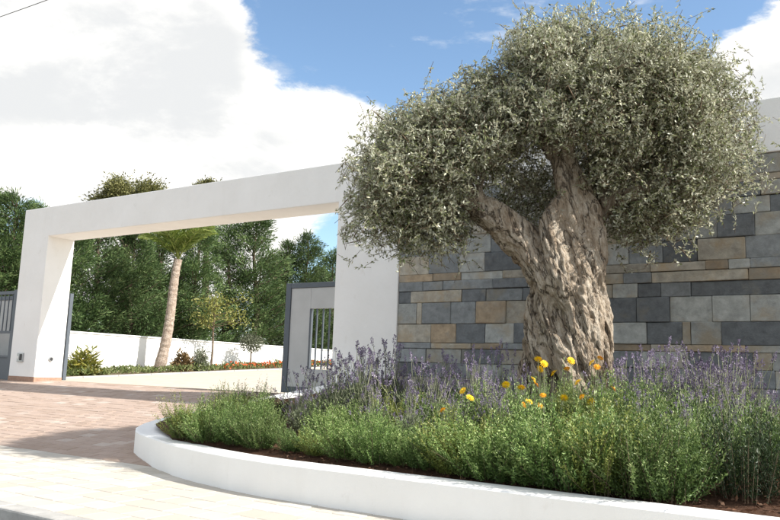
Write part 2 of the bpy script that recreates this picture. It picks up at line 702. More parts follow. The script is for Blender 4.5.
MT['grey_leaf'] = m_leaf('grey_shrub_leaf', [(0, (.10, .12, .07)), (.5, (.18, .20, .13)), (1, (.30, .31, .23))], rough=.6, spec=.3, trans=.2)
MT['cover_leaf'] = m_leaf('ground_cover_leaf', [(0, (.08, .12, .035)), (.5, (.16, .20, .065)), (1, (.28, .29, .14))], rough=.6, spec=.3, trans=.25)
MT['red_petal'] = m_plain('red_petal', (.62, .11, .035), .6, .3, .2, 20)
MT['mulch'] = m_leaf('bark_chip', [(0, (.07, .035, .022)), (.5, (.17, .085, .05)), (1, (.32, .20, .135))], rough=.9, spec=.1, trans=.02)

# ================================================================== the setting
WF = dict(rz=WROT)


def wall_obj(name, me, mat, parent=None):
    """mesh given in the wall frame (x = -s, y = n, z) -> object standing on that frame"""
    o = link(name, me, mat)
    o.location = Vector(P0)
    o.rotation_euler = (0, 0, WROT)
    if parent:
        o.parent = parent
    return o


def strip_mesh(us, ns, zf):
    vs, fs = [], []
    for n in ns:
        for u in us:
            vs.append((u, n, zf(u, n)))
    k = len(us)
    for j in range(len(ns) - 1):
        for i in range(k - 1):
            fs.append((j * k + i, j * k + i + 1, (j + 1) * k + i + 1, (j + 1) * k + i))
    return mesh_from(vs, fs)


def terrain(u, n):
    if n <= -4.2:
        return -.22
    if n < 0:
        return drive_z(n) - .09 - .13 * max(0, (-4.0 - n) / .2 if n < -4.0 else 0)
    return yard_z(n) - .07


tag(wall_obj('ground', strip_mesh([-900, -300, -100, -40, -20, -10, 0, 10, 20, 40, 100, 300, 900],
                                  [-900, -200, -60, -20, -8, -4.2, -4.0, -3, -2, -1, 0, .9, 2, 4, 6, 8, 10, 12, 20, 40, 100, 300, 1200], terrain), MT['earth']), kind='structure')
tag(wall_obj('road', strip_mesh([-60, -30, -10, 0, 10, 20, 30, 60], [-14, -10, -6.27], lambda u, n: -.13), MT['asphalt']), kind='structure')
pav = tag(wall_obj('pavement', strip_mesh([-40, -10, 0, 10, 20, 40], [-6.15, -5, -4.2], lambda u, n: -.012), MT['slabjoint']), kind='structure')
# paving slabs, each a piece of its own where they can be told apart
SL = .24
slab_me = box(.002, SL - .002, .002, SL - .002, -.045, 0, .005)
slab_me.materials.append(MT['slab'])
far_bm = bmesh.new()
slab_n = 0
for j in range(8):
    for i in range(-40, 90):
        u, n = i * SL + (j % 2) * SL * .5, -6.125 + j * SL
        p = W(-(u + SL / 2), n + SL / 2, 0)
        vis = p[1] > 1
        if vis:
            x, y = proj(p)
            vis = -15 < x < 470 and y < 535 and y > 440
        if vis and slab_n < 300:
            slab_n += 1
            o = link('paving_slab', slab_me, None, pav, (u, n, random.uniform(-.002, .002)))
            o.rotation_euler = (random.uniform(-.002, .002), random.uniform(-.002, .002), 0)
        else:
            box_bm(far_bm, u + .003, u + SL - .003, n + .003, n + SL - .003, -.045, random.uniform(-.002, .002))
fm = bm_mesh(far_bm)
at = fm.attributes.new('rnd', 'FLOAT', 'FACE')
at.data.foreach_set('value', np.repeat(rng.random(len(fm.polygons) // 6), 6).astype(np.float32))
tag(link('paving_slabs_beyond', fm, MT['slab'], pav), kind='stuff')

kerb = tag(wall_obj('kerb', box(-40, 40, -6.27, -6.152, -.3, -.02), MT['kerb']), kind='structure')
kerb_me = box(.003, .997, -6.285, -6.128, -.2, .004, .014, 2)
kerb_me.materials.append(MT['kerb'])
for i in range(2, 18):
    link('kerb_stone', kerb_me, None, kerb, (i * 1.0 - .3, random.uniform(-.003, .003), random.uniform(-.003, .003)))

# driveway: a tilted bed with brick pavers on it
DT = atan(.126)
drv = tag(link('driveway', mesh_from([(-6, 0, -.008), (9.45, 0, -.008), (9.45, 4.62, -.008), (-6, 4.62, -.008)], [(0, 1, 2, 3)]), MT['joint']), kind='structure')
drv.location = Vector(W(0, -4.2, 0))
drv.rotation_euler = (Matrix.Rotation(WROT, 3, 'Z') @ Matrix.Rotation(DT, 3, 'X')).to_euler()
BW, BH = .225, .15
brick_me = box(.003, BW - .003, .003, BH - .003, -.05, 0, .006)
brick_me.materials.append(MT['paver'])


def tip_u(n):
    """how far the driveway reaches before the planter wall covers it"""
    return 7.62 if n > -3.25 else 7.62 + (-3.25 - n) * (-3.25 - n) * 1.75


cand = []
for j in range(int(4.62 / BH)):
    u = -6.0 + (j % 2) * BW / 2
    while u + BW < 9.4:
        if u > tip_u(-4.2 + (j + .5) * BH):
            u += BW
            continue
        p = W(-(u + BW / 2), -4.2 + (j + .5) * BH, drive_z(-4.2 + (j + .5) * BH))
        x, y = proj(p)
        dist = np.linalg.norm(p - CAM)
        inview = -5 < x < 300
        cand.append((dist if inview else dist + 100, u, j * BH))
        u += BW
cand.sort()
rest = bmesh.new()
for k, (q, u, n) in enumerate(cand):
    if k < 300:
        o = link('brick', brick_me, None, drv, (u, n, random.uniform(-.002, .002)))
        o.rotation_euler = (random.uniform(-.008, .008), random.uniform(-.008, .008), 0)
    else:
        box_bm(rest, u + .003, u + BW - .003, n + .003, n + BH - .003, -.05, random.uniform(-.0025, .0025))
fm = bm_mesh(rest)
at = fm.attributes.new('rnd', 'FLOAT', 'FACE')
at.data.foreach_set('value', np.repeat(rng.random(len(fm.polygons) // 6), 6).astype(np.float32))
tag(link('bricks_beyond', fm, MT['paver'], drv), kind='stuff')

tag(wall_obj('courtyard', strip_mesh([-1.5, 2, 6, 12, 18], [.40, .9, 2, 4, 6, 8, 10, 12, 20, 34], lambda u, n: yard_z(n) + (.004 if n < .9 else 0)), MT['yard']), kind='structure')

# ================================================================== gate portal
TOPZ, BOTZ, TH = 4.17, 3.54, .62
GZ = .53
portal = empty('gate_portal', W(0, 0, GZ), WROT, 'white rendered portal frame spanning the gate and running over the slate wall', 'portal')


def wbox(u0, u1, n0, n1, z0, z1, bevel=.012):
    """box in the portal's own frame; z in world metres"""
    return box(u0, u1, n0, n1, z0 - GZ, z1 - GZ, bevel, 2)


pl = link('pillar', wbox(-.92, 0, 0, TH, .46, BOTZ + .02), MT['white'], portal)
link('plinth', wbox(-.925, .006, -.006, TH + .006, .40, .63, .004), MT['plinth'], pl)
pr = link('pillar', wbox(7.57, 8.71, 0, TH, .40, BOTZ + .02), MT['white'], portal)
link('beam', wbox(-.92, 19.0, 0, TH, BOTZ, TOPZ, .014), MT['white'], portal)

# ------------------------------------------------------------------ slate wall
sw = empty('slate_wall', W(-8.72, .2, .5), WROT, 'wall clad in grey, tan and rust slate blocks behind the old olive tree', 'wall')
U0 = 8.712


def sw_obj(name, me, mat):
    return link(name, me, mat, sw)


def sw_box(u0, u1, n0, n1, z0, z1, bevel=0., seg=1):
    return box(u0 - 8.72, u1 - 8.72, n0 - .2, n1 - .2, z0 - .5, z1 - .5, bevel, seg)


sw_obj('core', sw_box(U0, 19, .075, TH - .02, .2, BOTZ - .003), MT['mortar'])
K = {'D': 'slate_dark', 'G': 'slate_mid', 'L': 'slate_light', 'T': 'slate_tan', 'R': 'slate_rust'}
# rows from the top: (upper y, lower y at image column 730, [(x where the stone ends, kind) ...] read from the photograph)
ROWS = [
    (156, 176, [(440, 'L'), (500, 'G'), (560, 'L'), (620, 'G'), (690, 'L'), (752, 'G'), (800, 'L')]),
    (176, 182.5, [(470, 'T'), (560, 'L'), (640, 'R'), (700, 'D'), (790, 'R')]),
    (182.5, 197.5, [(430, 'G'), (480, 'D'), (540, 'L'), (600, 'G'), (650, 'D'), (700, 'L'), (737, 'G'), (760, 'D'), (800, 'L')]),
    (197.5, 214, [(420, 'L'), (470, 'G'), (520, 'T'), (580, 'G'), (640, 'L'), (690, 'D'), (732, 'G'), (770, 'L'), (805, 'D')]),
    (214, 236.5, [(440, 'G'), (490, 'L'), (550, 'D'), (600, 'G'), (640, 'T'), (664, 'G'), (717, 'L'), (754, 'D'), (798, 'L')]),
    (236.5, 259, [(428, 'T'), (458, 'G'), (484, 'L'), (532, 'D'), (590, 'G'), (628, 'L'), (662, 'G'), (697, 'D'), (745, 'T'), (800, 'G')]),
    (259, 268.5, [(432, 'R'), (460, 'R'), (502, 'L'), (560, 'T'), (650, 'T'), (705, 'T'), (728, 'R'), (750, 'L'), (795, 'G')]),
    (268.5, 280, [(422, 'G'), (442, 'G'), (492, 'G'), (527, 'D'), (580, 'L'), (623, 'T'), (651, 'G'), (748, 'T'), (800, 'R')]),
    (280, 295, [(410, 'D'), (461, 'T'), (485, 'D'), (522, 'G'), (570, 'D'), (612, 'T'), (637, 'L'), (660, 'D'), (690, 'G'), (790, 'D')]),
    (295, 321.5, [(416, 'L'), (421, 'T'), (450, 'G'), (475, 'G'), (505, 'R'), (530, 'T'), (575, 'G'), (608, 'L'), (636, 'D'), (669, 'D'), (712, 'L'), (750, 'L'), (795, 'L')]),
    (321.5, 345, [(430, 'T'), (455, 'R'), (484, 'D'), (513, 'L'), (533, 'D'), (580, 'T'), (607, 'G'), (646, 'L'), (682, 'D'), (690, 'T'), (721, 'L'), (785, 'D')]),
    (345, 352.5, [(430, 'G'), (470, 'T'), (502, 'R'), (560, 'G'), (600, 'L'), (650, 'R'), (686, 'T'), (745, 'R'), (800, 'L')]),
    (352.5, 370, [(425, 'G'), (460, 'L'), (500, 'D'), (540, 'T'), (590, 'G'), (640, 'G'), (688, 'L'), (753, 'D'), (772, 'T'), (810, 'L')]),
    (370, 388, [(420, 'D'), (470, 'G'), (520, 'L'), (570, 'D'), (625, 'T'), (662, 'D'), (700, 'G'), (740, 'L'), (775, 'G'), (815, 'L')]),
    (388, 404, [(440, 'T'), (480, 'L'), (540, 'G'), (600, 'L'), (650, 'G'), (700, 'D'), (760, 'T'), (810, 'G')]),
    (404, 424, [(430, 'G'), (490, 'D'), (550, 'L'), (610, 'T'), (670, 'G'), (730, 'L'), (790, 'D')]),
]
rz_ = random.Random(3)
for (ya, yb, st) in ROWS:
    za, zb = on_wall(730, ya)[2], on_wall(730, yb)[2]
    if ya == 156:
        za = BOTZ - .006
    u = U0
    ym = (ya + yb) / 2
    row = []
    for (xe, k) in st:
        # the course line's height at that column
        q = on_wall(xe, ym + (333 - ym) / (730 + 786) * (730 - xe))
        row.append((-to_sn(q)[0], k))
    while row[-1][0] < 18.2:
        row.append((row[-1][0] + rz_.uniform(.3, .85), rz_.choice('DGLLTRG')))
    for (ue, k) in row:
        pr_ = rz_.uniform(-.009, .010)
        g = .0016
        dz0, dz1 = rz_.uniform(-.003, .003), rz_.uniform(-.003, .003)
        me = sw_box(u + g, ue - g, .022 + pr_, .09, zb + g + dz0, za - g + dz1, rz_.uniform(.004, .010))
        for vtx in me.vertices:
            if vtx.co.y < -.13:
                vtx.co.y += rz_.uniform(-.005, .005)
                vtx.co.x += rz_.uniform(-.002, .002)
                vtx.co.z += rz_.uniform(-.002, .002)
        sw_obj('stone', me, MT[K[k]])
        u = ue

# ------------------------------------------------------------------ sliding gate leaves and the side gate
def gate_leaf(u0, u1, n, label, slots, fw_=.11):
    g = empty('sliding_gate', W(-(u0 + u1) / 2, n, .53), WROT, label, 'gate')
    c = (u0 + u1) / 2
    h0, h1 = .04, 1.88

    def bx(name, a, b, z0, z1, t, m, bev=.004):
        return link(name, box(a - c, b - c, -t, t, z0, z1, bev), m, g)
    bx('stile', u0, u0 + fw_, h0, h1, .04, MT['gate_frame'])
    bx('stile', u1 - fw_, u1, h0, h1, .04, MT['gate_frame'])
    bx('rail', u0 + fw_ + .001, u1 - fw_ - .001, h1 - .085, h1, .04, MT['gate_frame'])
    bx('rail', u0 + fw_ + .001, u1 - fw_ - .001, h0, h0 + .10, .04, MT['gate_frame'])
    a0 = u0 + fw_ + .002
    z0, z1 = h0 + .101, h1 - .086
    for (sa, sb) in slots:
        bx('panel', a0, sa, z0, z1, .02, MT['gate_panel'])
        bx('panel', sa + .001, sb - .001, z0, .44, .02, MT['gate_panel'])
        bx('panel', sa + .001, sb - .001, 1.44, z1, .02, MT['gate_panel'])
        bx('slot_frame', sa, sa + .022, .441, 1.439, .035, MT['gate_frame'], .002)
        bx('slot_frame', sb - .022, sb, .441, 1.439, .035, MT['gate_frame'], .002)
        k = max(1, int(round((sb - sa) / .13)) - 1)
        for i in range(k):
            x = sa + (sb - sa) * (i + 1) / (k + 1)
            bx('bar', x - .012, x + .012, .441, 1.439, .012, MT['gate_frame'], .002)
        a0 = sb
    bx('panel', a0, u1 - fw_ - .002, z0, z1, .02, MT['gate_panel'])
    for x in (u0 + .35, u1 - .35):
        bx('roller', x - .05, x + .05, -.01, .039, .02, MT['metal'])
    return g


gate_leaf(5.98, 9.7, .75, 'grey framed sliding gate leaf with barred slot, half behind the pillar next to slate', [(6.52, 7.05), (7.9, 8.43)])
gate_leaf(-4.0, -.06, .73, 'grey framed sliding gate leaf slid away behind the pillar carrying the intercom', [(-3.4, -2.9), (-1.5, -1.0)])

sg = empty('side_gate', W(1.9, .09, .50), WROT, 'narrow dark grey side gate with bars beside the far white pillar', 'gate')
for (nm, a, b, z0, z1, t, m) in [('post', .80, .970, -.02, 1.95, .05, 'gate_frame'), ('post', -1.0, -.9, -.02, 1.95, .05, 'gate_frame'),
                                 ('rail', -.9, .799, 1.86, 1.93, .03, 'gate_frame'), ('rail', -.9, .799, 1.02, 1.07, .03, 'gate_frame'),
                                 ('rail', -.9, .799, .5, .55, .03, 'gate_frame'), ('panel', -.9, .799, .04, .499, .015, 'gate_frame')]:
    link(nm, box(a, b, -t, t, z0, z1, .004), MT[m], sg)
for i in range(11):
    x = -.8 + i * .15
    link('bar', box(x - .01, x + .01, -.01, .01, 1.071, 1.859, .002), MT['gate_frame'], sg)

# ------------------------------------------------------------------ small fittings on the far pillar
q = on_wall(21, 357.5)
it = empty('intercom', q, WROT, 'small steel intercom box on the shaded face of far pillar', 'intercom')
link('housing', box(-.10, .10, -.035, 0, -.09, .09, .006, 2), MT['metal'], it)
link('screen', box(-.005, .085, -.039, -.0352, -.06, .07, .002), MT['black'], it)
link('button', box(-.075, -.035, -.042, -.0352, -.03, .03, .004), MT['white'], it)
ps = empty('gate_sensor', W(-.0, .33, 1.0), WROT, 'small round dark photocell on the sunlit side of far pillar', 'sensor')
bm = bmesh.new()
tube(bm, [(.0, 0, 0), (.02, 0, 0), (.03, 0, 0)], [.055, .055, .045], 16)
link('rim', bm_mesh(bm), MT['metal'], ps)
bm = bmesh.new()
tube(bm, [(.0302, 0, 0), (.036, 0, 0)], [.034, .03], 14)
link('lens', bm_mesh(bm), MT['black'], ps)

# ------------------------------------------------------------------ white boundary wall and bed beside the courtyard
bw = empty('boundary_wall', W(3.1, 9, .5), WROT, 'low white boundary wall running back beside the courtyard under the conifers', 'wall')
link('wall_body', box(-.1, .1, -8.6, 26, -.2, 1.20, .01), MT['white'], bw)
link('coping', box(-.13, .13, -8.63, 26.03, 1.2005, 1.245, .01), MT['white'], bw)


def bed_z(u, n):
    return yard_z(n) + .03


tag(wall_obj('flower_bed', strip_mesh([-3.0, -2.2, -1.62], [1.2, 2, 4, 6, 8, 10, 12, 20, 26], bed_z), MT['earth']), kind='structure')
bk = tag(wall_obj('bed_kerb', mesh_from([(-1.62, -9, -9)], []), MT['kerb']), kind='structure')
for i in range(25):
    n = 1.2 + i
    z = yard_z(n + .5)
    me = box(-1.62, -1.50, n + .004, n + .996, z - .1, z + .035, .01)
    for v in me.vertices:
        v.co.z += yard_z(v.co.y) - z
    link('kerb_stone', me, MT['kerb'], bk)
bk.data = bpy.data.meshes.new('bed_kerb_base')
bk.data.from_pydata([tuple(v) for v in [(-1.61, 1.2, .5), (-1.51, 1.2, .5), (-1.51, 26, .95), (-1.61, 26, .95)]], [], [(0, 1, 2, 3)])

# ------------------------------------------------------------------ planter
OUT = []    # outer line, from the right (beyond the frame) round the tip to the pillar: (s, n, top z)
for s_ in (-19, -17, -15.5, -14.5, -13.7, -13.0, -12.4, -11.8, -11.2, -10.7):
    OUT.append((s_, -4.76, .26))
for a in [(-10.2, -4.70), (-9.75, -4.60), (-9.3, -4.46), (-8.9, -4.29), (-8.55, -4.12), (-8.2, -3.95), (-7.98, -3.83), (-7.80, -3.68), (-7.68, -3.50), (-7.60, -3.25)]:
    OUT.append((*a, .26 + .0 if a[1] < -3.9 else .26 + .13 * (a[1] + 3.9)))
for n in (-2.9, -2.4, -1.8, -1.2, -.6, -.03):
    OUT.append((-7.58, n, .26 + .13 * (n + 3.9)))
TW = .24
INN = []
for i, (s, n, z) in enumerate(OUT):
    a = OUT[max(i - 1, 0)]
    b = OUT[min(i + 1, len(OUT) - 1)]
    tx, ty = b[0] - a[0], b[1] - a[1]
    l = sqrt(tx * tx + ty * ty)
    # inward normal in (s, n)
    tw_ = TW + .17 * min(1., max(0., (s + 9.0) / .9))
    INN.append((s + ty / l * -tw_, n + tx / l * tw_, z))
vs, fs = [], []
k = len(OUT)
BVL = .012
prof = lambda o, i_: [(o[0], o[1], -.12), (o[0], o[1], o[2] - BVL), (o[0] + (i_[0] - o[0]) * .05, o[1] + (i_[1] - o[1]) * .05, o[2]),
                      (i_[0] - (i_[0] - o[0]) * .05, i_[1] - (i_[1] - o[1]) * .05, o[2]), (i_[0], i_[1], o[2] - BVL), (i_[0], i_[1], -.12)]
for o_, i_ in zip(OUT, INN):
    for (s, n, z) in prof(o_, i_):
        vs.append((-s, n, z))
for i in range(k - 1):
    for j in range(5):
        a = i * 6 + j
        fs.append((a, a + 1, a + 7, a + 6))
fs.append((0, 1, 2, 3, 4, 5))
fs.append(tuple((k - 1) * 6 + j for j in (5, 4, 3, 2, 1, 0)))
me = mesh_from(vs, fs)
bm = bmesh.new()
bm.from_mesh(me)
bmesh.ops.recalc_face_normals(bm, faces=bm.faces)
bm.to_mesh(me)
bm.free()
plant = empty('planter', W(-10, -4.6, 0), WROT, 'low white rendered planter wall curving round the olive tree bed', 'planter')
off = Matrix.Translation(Vector((-10, 4.6, 0)))
me.transform(off)
link('planter_wall', me, MT['white'], plant)

# soil sheet inside the planter
us = [7.72 + i * .28 for i in range(41)]
ns = [-4.65 + j * .19 for j in range(25)]


def soil_h(u, n):
    return soil_z(n) + .02 * mnoise.noise((u * 2.2, n * 2.2, 0)) - .0


poly = [(-(o[0] + i_[0]) / 2, (o[1] + i_[1]) / 2) for o, i_ in zip(OUT, INN)]
poly[-1] = (poly[-1][0], -.01)
bm = bmesh.new()
ring = [bm.verts.new((u, n, 0)) for u, n in [(19, -.01)] + poly]
bm.faces.new(ring)
bmesh.ops.triangulate(bm, faces=list(bm.faces))
for _ in range(3):
    bmesh.ops.subdivide_edges(bm, edges=[e_ for e_ in bm.edges if e_.calc_length() > .25], cuts=1)
    bmesh.ops.triangulate(bm, faces=list(bm.faces))
for v in bm.verts:
    v.co.z = soil_h(v.co.x, v.co.y)
bmesh.ops.recalc_face_normals(bm, faces=list(bm.faces))
soil_me = bm_mesh(bm)
if soil_me.polygons[0].normal.z < 0:
    soil_me.flip_normals()
soil_me.shade_smooth()
tag(wall_obj('soil', soil_me, MT['soil']), kind='structure')
# bark chips on the soil
N = 9000
uu = rng.uniform(7.9, 15.5, N)
nn = rng.uniform(-4.5, -.3, N)
keep = (nn > -4.45 + np.clip((10.6 - uu) * .42, 0, 2)) & (uu > 8.1)
uu, nn = uu[keep], nn[keep]
C = np.stack([uu, nn, soil_z(nn) + .012], 1)
A = rng.normal(size=C.shape)
A[:, 2] *= .25
V, Fq, r = leaves(C, A, rng.uniform(.02, .05, len(C)), rng.uniform(.012, .025, len(C)), up_bias=2.)
tag(wall_obj('bark_mulch', np_mesh(V, Fq, r), MT['mulch']), 'reddish brown bark chips scattered over the planter soil', 'mulch', kind='stuff')

# ================================================================== the olive tree
OS_ = (574, 400)
TY = 7.3


def T(px, py, dy=0.):
    v = ray(px, py)
    return Vector(CAM + v * ((TY + dy) / v[1]))


PXM = TY / 6.84 / 111.
base = T(570, 430)
bn = to_sn(base)
base.z = soil_z(bn[1]) - .03
olive = empty('olive_tree', base, 0, 'ancient olive tree with thick twisted forked trunk in front of slate wall', 'olive tree')


def OL(p):
    return Vector(p) - base


bm = bmesh.new()
spine = [(572, 452, 56), (569, 425, 51), (566, 395, 46), (565, 360, 43), (567, 325, 42), (571, 290, 40), (575, 262, 36), (579, 240, 28)]
core_p = [OL(T(x, y)) for x, y, r in spine]
tube(bm, core_p, [r * PXM * .80 for x, y, r in spine], 20)
# twisted strands of old wood winding up the trunk from lower right to upper left
NS = 17
orng = random.Random(11)
for kx in range(NS):
    a0 = 2 * pi * kx / NS + orng.uniform(-.15, .15)
    pts, rad = [], []
    tw = orng.uniform(1.25, 1.9)
    top = orng.uniform(.82, 1.0)
    rr = orng.uniform(.055, .105)
    ph = orng.uniform(0, 6)
    for i in range(15):
        f = i / 14 * top
        x = f * (len(spine) - 1)
        j = min(int(x), len(spine) - 2)
        fr = x - j
        c = core_p[j].lerp(core_p[j + 1], fr)
        R = (spine[j][2] * (1 - fr) + spine[j + 1][2] * fr) * PXM
        ang = a0 + tw * (1 - f) + .2 * sin(f * 9 + ph)
        flare = 1 + .22 * max(0, .25 - f) / .25
        rad_off = (R - rr * .62) * flare * (1 - .4 * max(0, i - 10) / 4)
        # angle measured so that 0 faces right of the picture and -pi/2 faces the camera
        pts.append(c + Vector((cos(ang) * rad_off, sin(ang) * rad_off * .92, 0)))
        rad.append(rr * (1.1 - .35 * f) * (.85 + .3 * abs(sin(f * 7 + ph))))
    tube(bm, pts, rad, 9)


def limb(pp, n=12):
    tube(bm, [OL(T(a[0], a[1], a[3] if len(a) > 3 else 0)) for a in pp], [a[2] * PXM for a in pp], n)


# right-hand leader
limb([(572, 300, 20), (580, 252, 26), (584, 230, 22), (581, 210, 20), (574, 190, 17.5, .02), (566, 170, 15, .05), (561, 145, 12, .05), (556, 115, 9, .05), (552, 90, 5, .02)])
limb([(586, 290, 6), (592, 246, 12, .08), (597, 220, 11, .14), (610, 192, 10, .2), (632, 160, 11, .3), (652, 130, 5, .3)])
limb([(570, 290, 5, -.2), (570, 255, 9, -.2), (570, 225, 9, -.18), (566, 200, 8, -.14), (562, 178, 8, -.1), (562, 155, 8, 0)])
limb([(596, 300, 4, -.15), (599, 262, 9, -.14), (598, 232, 9, -.12), (593, 208, 8, -.1), (584, 190, 7, -.05)])
# left limb reaching out under the crown
limb([(562, 310, 14), (547, 270, 24), (530, 248, 22), (512, 232, 20), (494, 217, 18), (478, 206, 15), (464, 194, 11), (440, 180, 6), (420, 172, 3)])
limb([(552, 300, 4, -.12), (538, 266, 10, -.16), (520, 243, 11, -.15), (502, 228, 10, -.12), (486, 214, 9, -.1), (474, 206, 8, -.05)])
limb([(556, 320, 4, -.15), (546, 285, 11, -.22), (534, 262, 11, -.2), (520, 250, 9, -.14), (500, 238, 7, -.08)])
limb([(482, 208, 7, .05), (472, 190, 6, .15), (455, 168, 4, .25)])
limb([(478, 206, 7, 0), (479, 190, 5, .05), (486, 165, 3, .1)])
# slim strand in the crotch
limb([(570, 330, 4, -.2), (562, 290, 11, -.32), (556, 262, 13, -.28), (551, 240, 12, -.22), (550, 222, 11, -.18), (557, 208, 10, -.14), (566, 196, 9, -.1)])
# inner boughs
limb([(566, 165, 12, .05), (542, 138, 8, .2), (520, 118, 4, .3)])
limb([(564, 150, 10, 0), (580, 115, 8, -.2), (596, 85, 4, -.25)])
limb([(604, 205, 10, .1), (640, 190, 8, -.1), (672, 180, 4, -.2)])
tm = bm_mesh(bm)
tmp = bpy.data.objects.new('tmp', tm)
COL.objects.link(tmp)
md = tmp.modifiers.new('r', 'REMESH')
md.mode = 'VOXEL'
md.voxel_size = .0115
dg = bpy.context.evaluated_depsgraph_get()
tm2 = bpy.data.meshes.new_from_object(tmp.evaluated_get(dg))
bpy.data.objects.remove(tmp, do_unlink=True)
# gnarled relief: shallow hollows and knots
nv = len(tm2.vertices)
co = np.empty(nv * 3, np.float32)
tm2.vertices.foreach_get('co', co)
co = co.reshape(-1, 3)
no = np.empty(nv * 3, np.float32)
tm2.vertices.foreach_get('normal', no)
no = no.reshape(-1, 3)
disp = np.zeros(nv, np.float32)
for i in range(nv):
    p = co[i]
    zz = p[2]
    ca, sa = cos(zz * .9), sin(zz * .9)
    q = Vector(((p[0] * ca - p[1] * sa) * 1.0, p[0] * sa + p[1] * ca, zz * .32))
    a = mnoise.noise(q * 9)
    b = mnoise.noise(q * 24 + Vector((5, 1, 2)))
    c = mnoise.noise(Vector(p) * 5.5)
    e_ = mnoise.noise(Vector((q[0] * 26, q[1] * 26, zz * 5)))
    disp[i] = -.075 * max(0, .26 - abs(a)) * 1.6 - .055 * max(0, .25 - abs(b)) + .008 * e_ - .07 * max(0, c - .36)
lim = np.clip((2.9 - co[:, 2]) / 1.4, .2, 1)
co += no * (disp * lim)[:, None]
tm2.vertices.foreach_set('co', co.ravel())
tm2.update()
tm2.shade_smooth()
tm2.materials.clear()
link('trunk', tm2, MT['olive_bark'], olive)

# crown: twigs of narrow leaves filling overlapping clumps (pixel centre, pixel radii, depth offset, depth radius)
BL = [(560, 92, 76, 64, .0, 1.0), (620, 88, 78, 68, -.1, 1.05), (668, 118, 72, 70, .0, 1.0), (700, 150, 54, 58, -.1, .85), (600, 150, 70, 60, .45, .8),
      (648, 190, 62, 46, .1, .85), (640, 222, 34, 30, .0, .55), (520, 112, 66, 50, .2, .9), (470, 140, 70, 48, .0, .95), (415, 172, 62, 56, .0, .9), (385, 190, 44, 46, .0, .7),
      (424, 212, 46, 40, .05, .7), (398, 232, 30, 26, -.05, .4), (500, 158, 56, 34, .35, .55), (470, 240, 40, 16, .45, .3), (545, 60, 46, 40, .1, .8), (655, 60, 40, 44, .0, .7),
      (590, 50, 50, 34, .0, .8), (520, 190, 34, 30, .5, .4), (610, 200, 40, 40, .5, .5), (730, 125, 34, 40, 0, .6), (440, 245, 30, 14, .1, .35),
      (580, 112, 66, 42, -.45, .5), (528, 196, 40, 40, .65, .4), (646, 214, 48, 44, .1, .7), (690, 190, 46, 36, 0, .7), (440, 216, 34, 30, .1, .5), (490, 215, 34, 26, .55, .3), (495, 252, 46, 12, .4, .3),
      (380, 222, 36, 40, 0, .5), (720, 170, 36, 36, -.1, .5), (420, 130, 52, 30, .1, .6), (560, 140, 40, 30, .55, .4), (625, 170, 40, 40, -.35, .4), (405, 150, 46, 34, 0, .6), (440, 185, 30, 30, -.2, .4), (503, 84, 40, 34, .05, .6), (468, 106, 44, 26, .1, .6), (535, 45, 30, 22, .05, .5), (440, 116, 40, 22, .1, .5), (690, 75, 34, 28, 0, .5), (720, 105, 30, 28, 0, .4)]
centers, rads, wts = [], [], []
for (x, y, rx, ry, dy, rd) in BL:
    centers.append(np.array(OL(T(x, y, dy))))
    k2 = (TY + dy) / TY
    rads.append(np.array([rx * PXM * k2, rd * .86, ry * PXM * k2]))
    wts.append(rx * ry * rd)
wts = np.array(wts) / sum(wts)
NSP = 2350
bi = rng.choice(len(BL), NSP, p=wts)
sd = unit(rng.normal(size=(NSP, 3)))
rr = rng.random(NSP) ** .34
sprc = np.array(centers)[bi] + sd * np.array(rads)[bi] * rr[:, None] * rng.uniform(.80, 1.02, (NSP, 1))
dens = np.array([mnoise.noise(Vector(p) * 2.4) + .5 * mnoise.noise(Vector(p) * 6.) for p in sprc])
keep = dens > rng.normal(-.13, .14, NSP)
sprc, sd, scen = sprc[keep], sd[keep], np.array(centers)[bi][keep]
# no spray hangs in the air on its own
dd = np.sort(np.linalg.norm(sprc[:, None] - sprc[None], axis=2), 1)[:, 3]
near = dd < .30
sprc, sd, scen = sprc[near], sd[near], scen[near]
NSP = len(sprc)
# every spray is a handful of twigs fanning out from one point; the outermost ones straggle
TPS = 17
szz = rng.uniform(.07, .15, NSP)
tip = (sprc[:, None, :] + rng.normal(size=(NSP, TPS, 3)) * szz[:, None, None] * np.array([1, 1, .8])).reshape(-1, 3)
dirs = np.repeat(sd, TPS, 0)
cen = np.repeat(scen, TPS, 0)
tone = np.repeat(rng.normal(-.03, .17, NSP), TPS)
NTW = len(tip)
twd = unit(dirs * .8 + rng.normal(size=(NTW, 3)) * .6 + np.array([0, 0, .18]))
tl = rng.uniform(.08, .20, NTW)
start = tip - twd * tl[:, None]
LP = 12
f = (np.arange(LP) + .5) / LP
P = start[:, None, :] + twd[:, None, :] * (tl[:, None] * f[None, :])[:, :, None] + rng.normal(size=(NTW, LP, 3)) * .006
A = twd[:, None, :] * .75 + rng.normal(size=(NTW, LP, 3)) * .62
P = P.reshape(-1, 3)
A = A.reshape(-1, 3)
V, Fq, r = leaves(P, A, rng.uniform(.030, .048, len(P)), rng.uniform(.013, .018, len(P)), curl=.08, up_bias=.9)
r = np.clip(r + np.repeat(tone, LP), 0, 1)
crown = link('crown', np_mesh(V, Fq, r), MT['olive_leaf'], olive)
V, Fq = prisms(start - twd * .05, tip, .0026, .0012)
link('twigs', np_mesh(V, Fq), MT['twig'], crown)
# finer branches inside the crown
bs = rng.choice(NTW, 900, replace=False)
hub = start[bs] + (cen[bs] - start[bs]) * rng.uniform(.15, .35, (900, 1)) + rng.normal(size=(900, 3)) * .03
V, Fq = prisms(hub, start[bs], .009, .003)
link('branches', np_mesh(V, Fq), MT['twig'], crown)


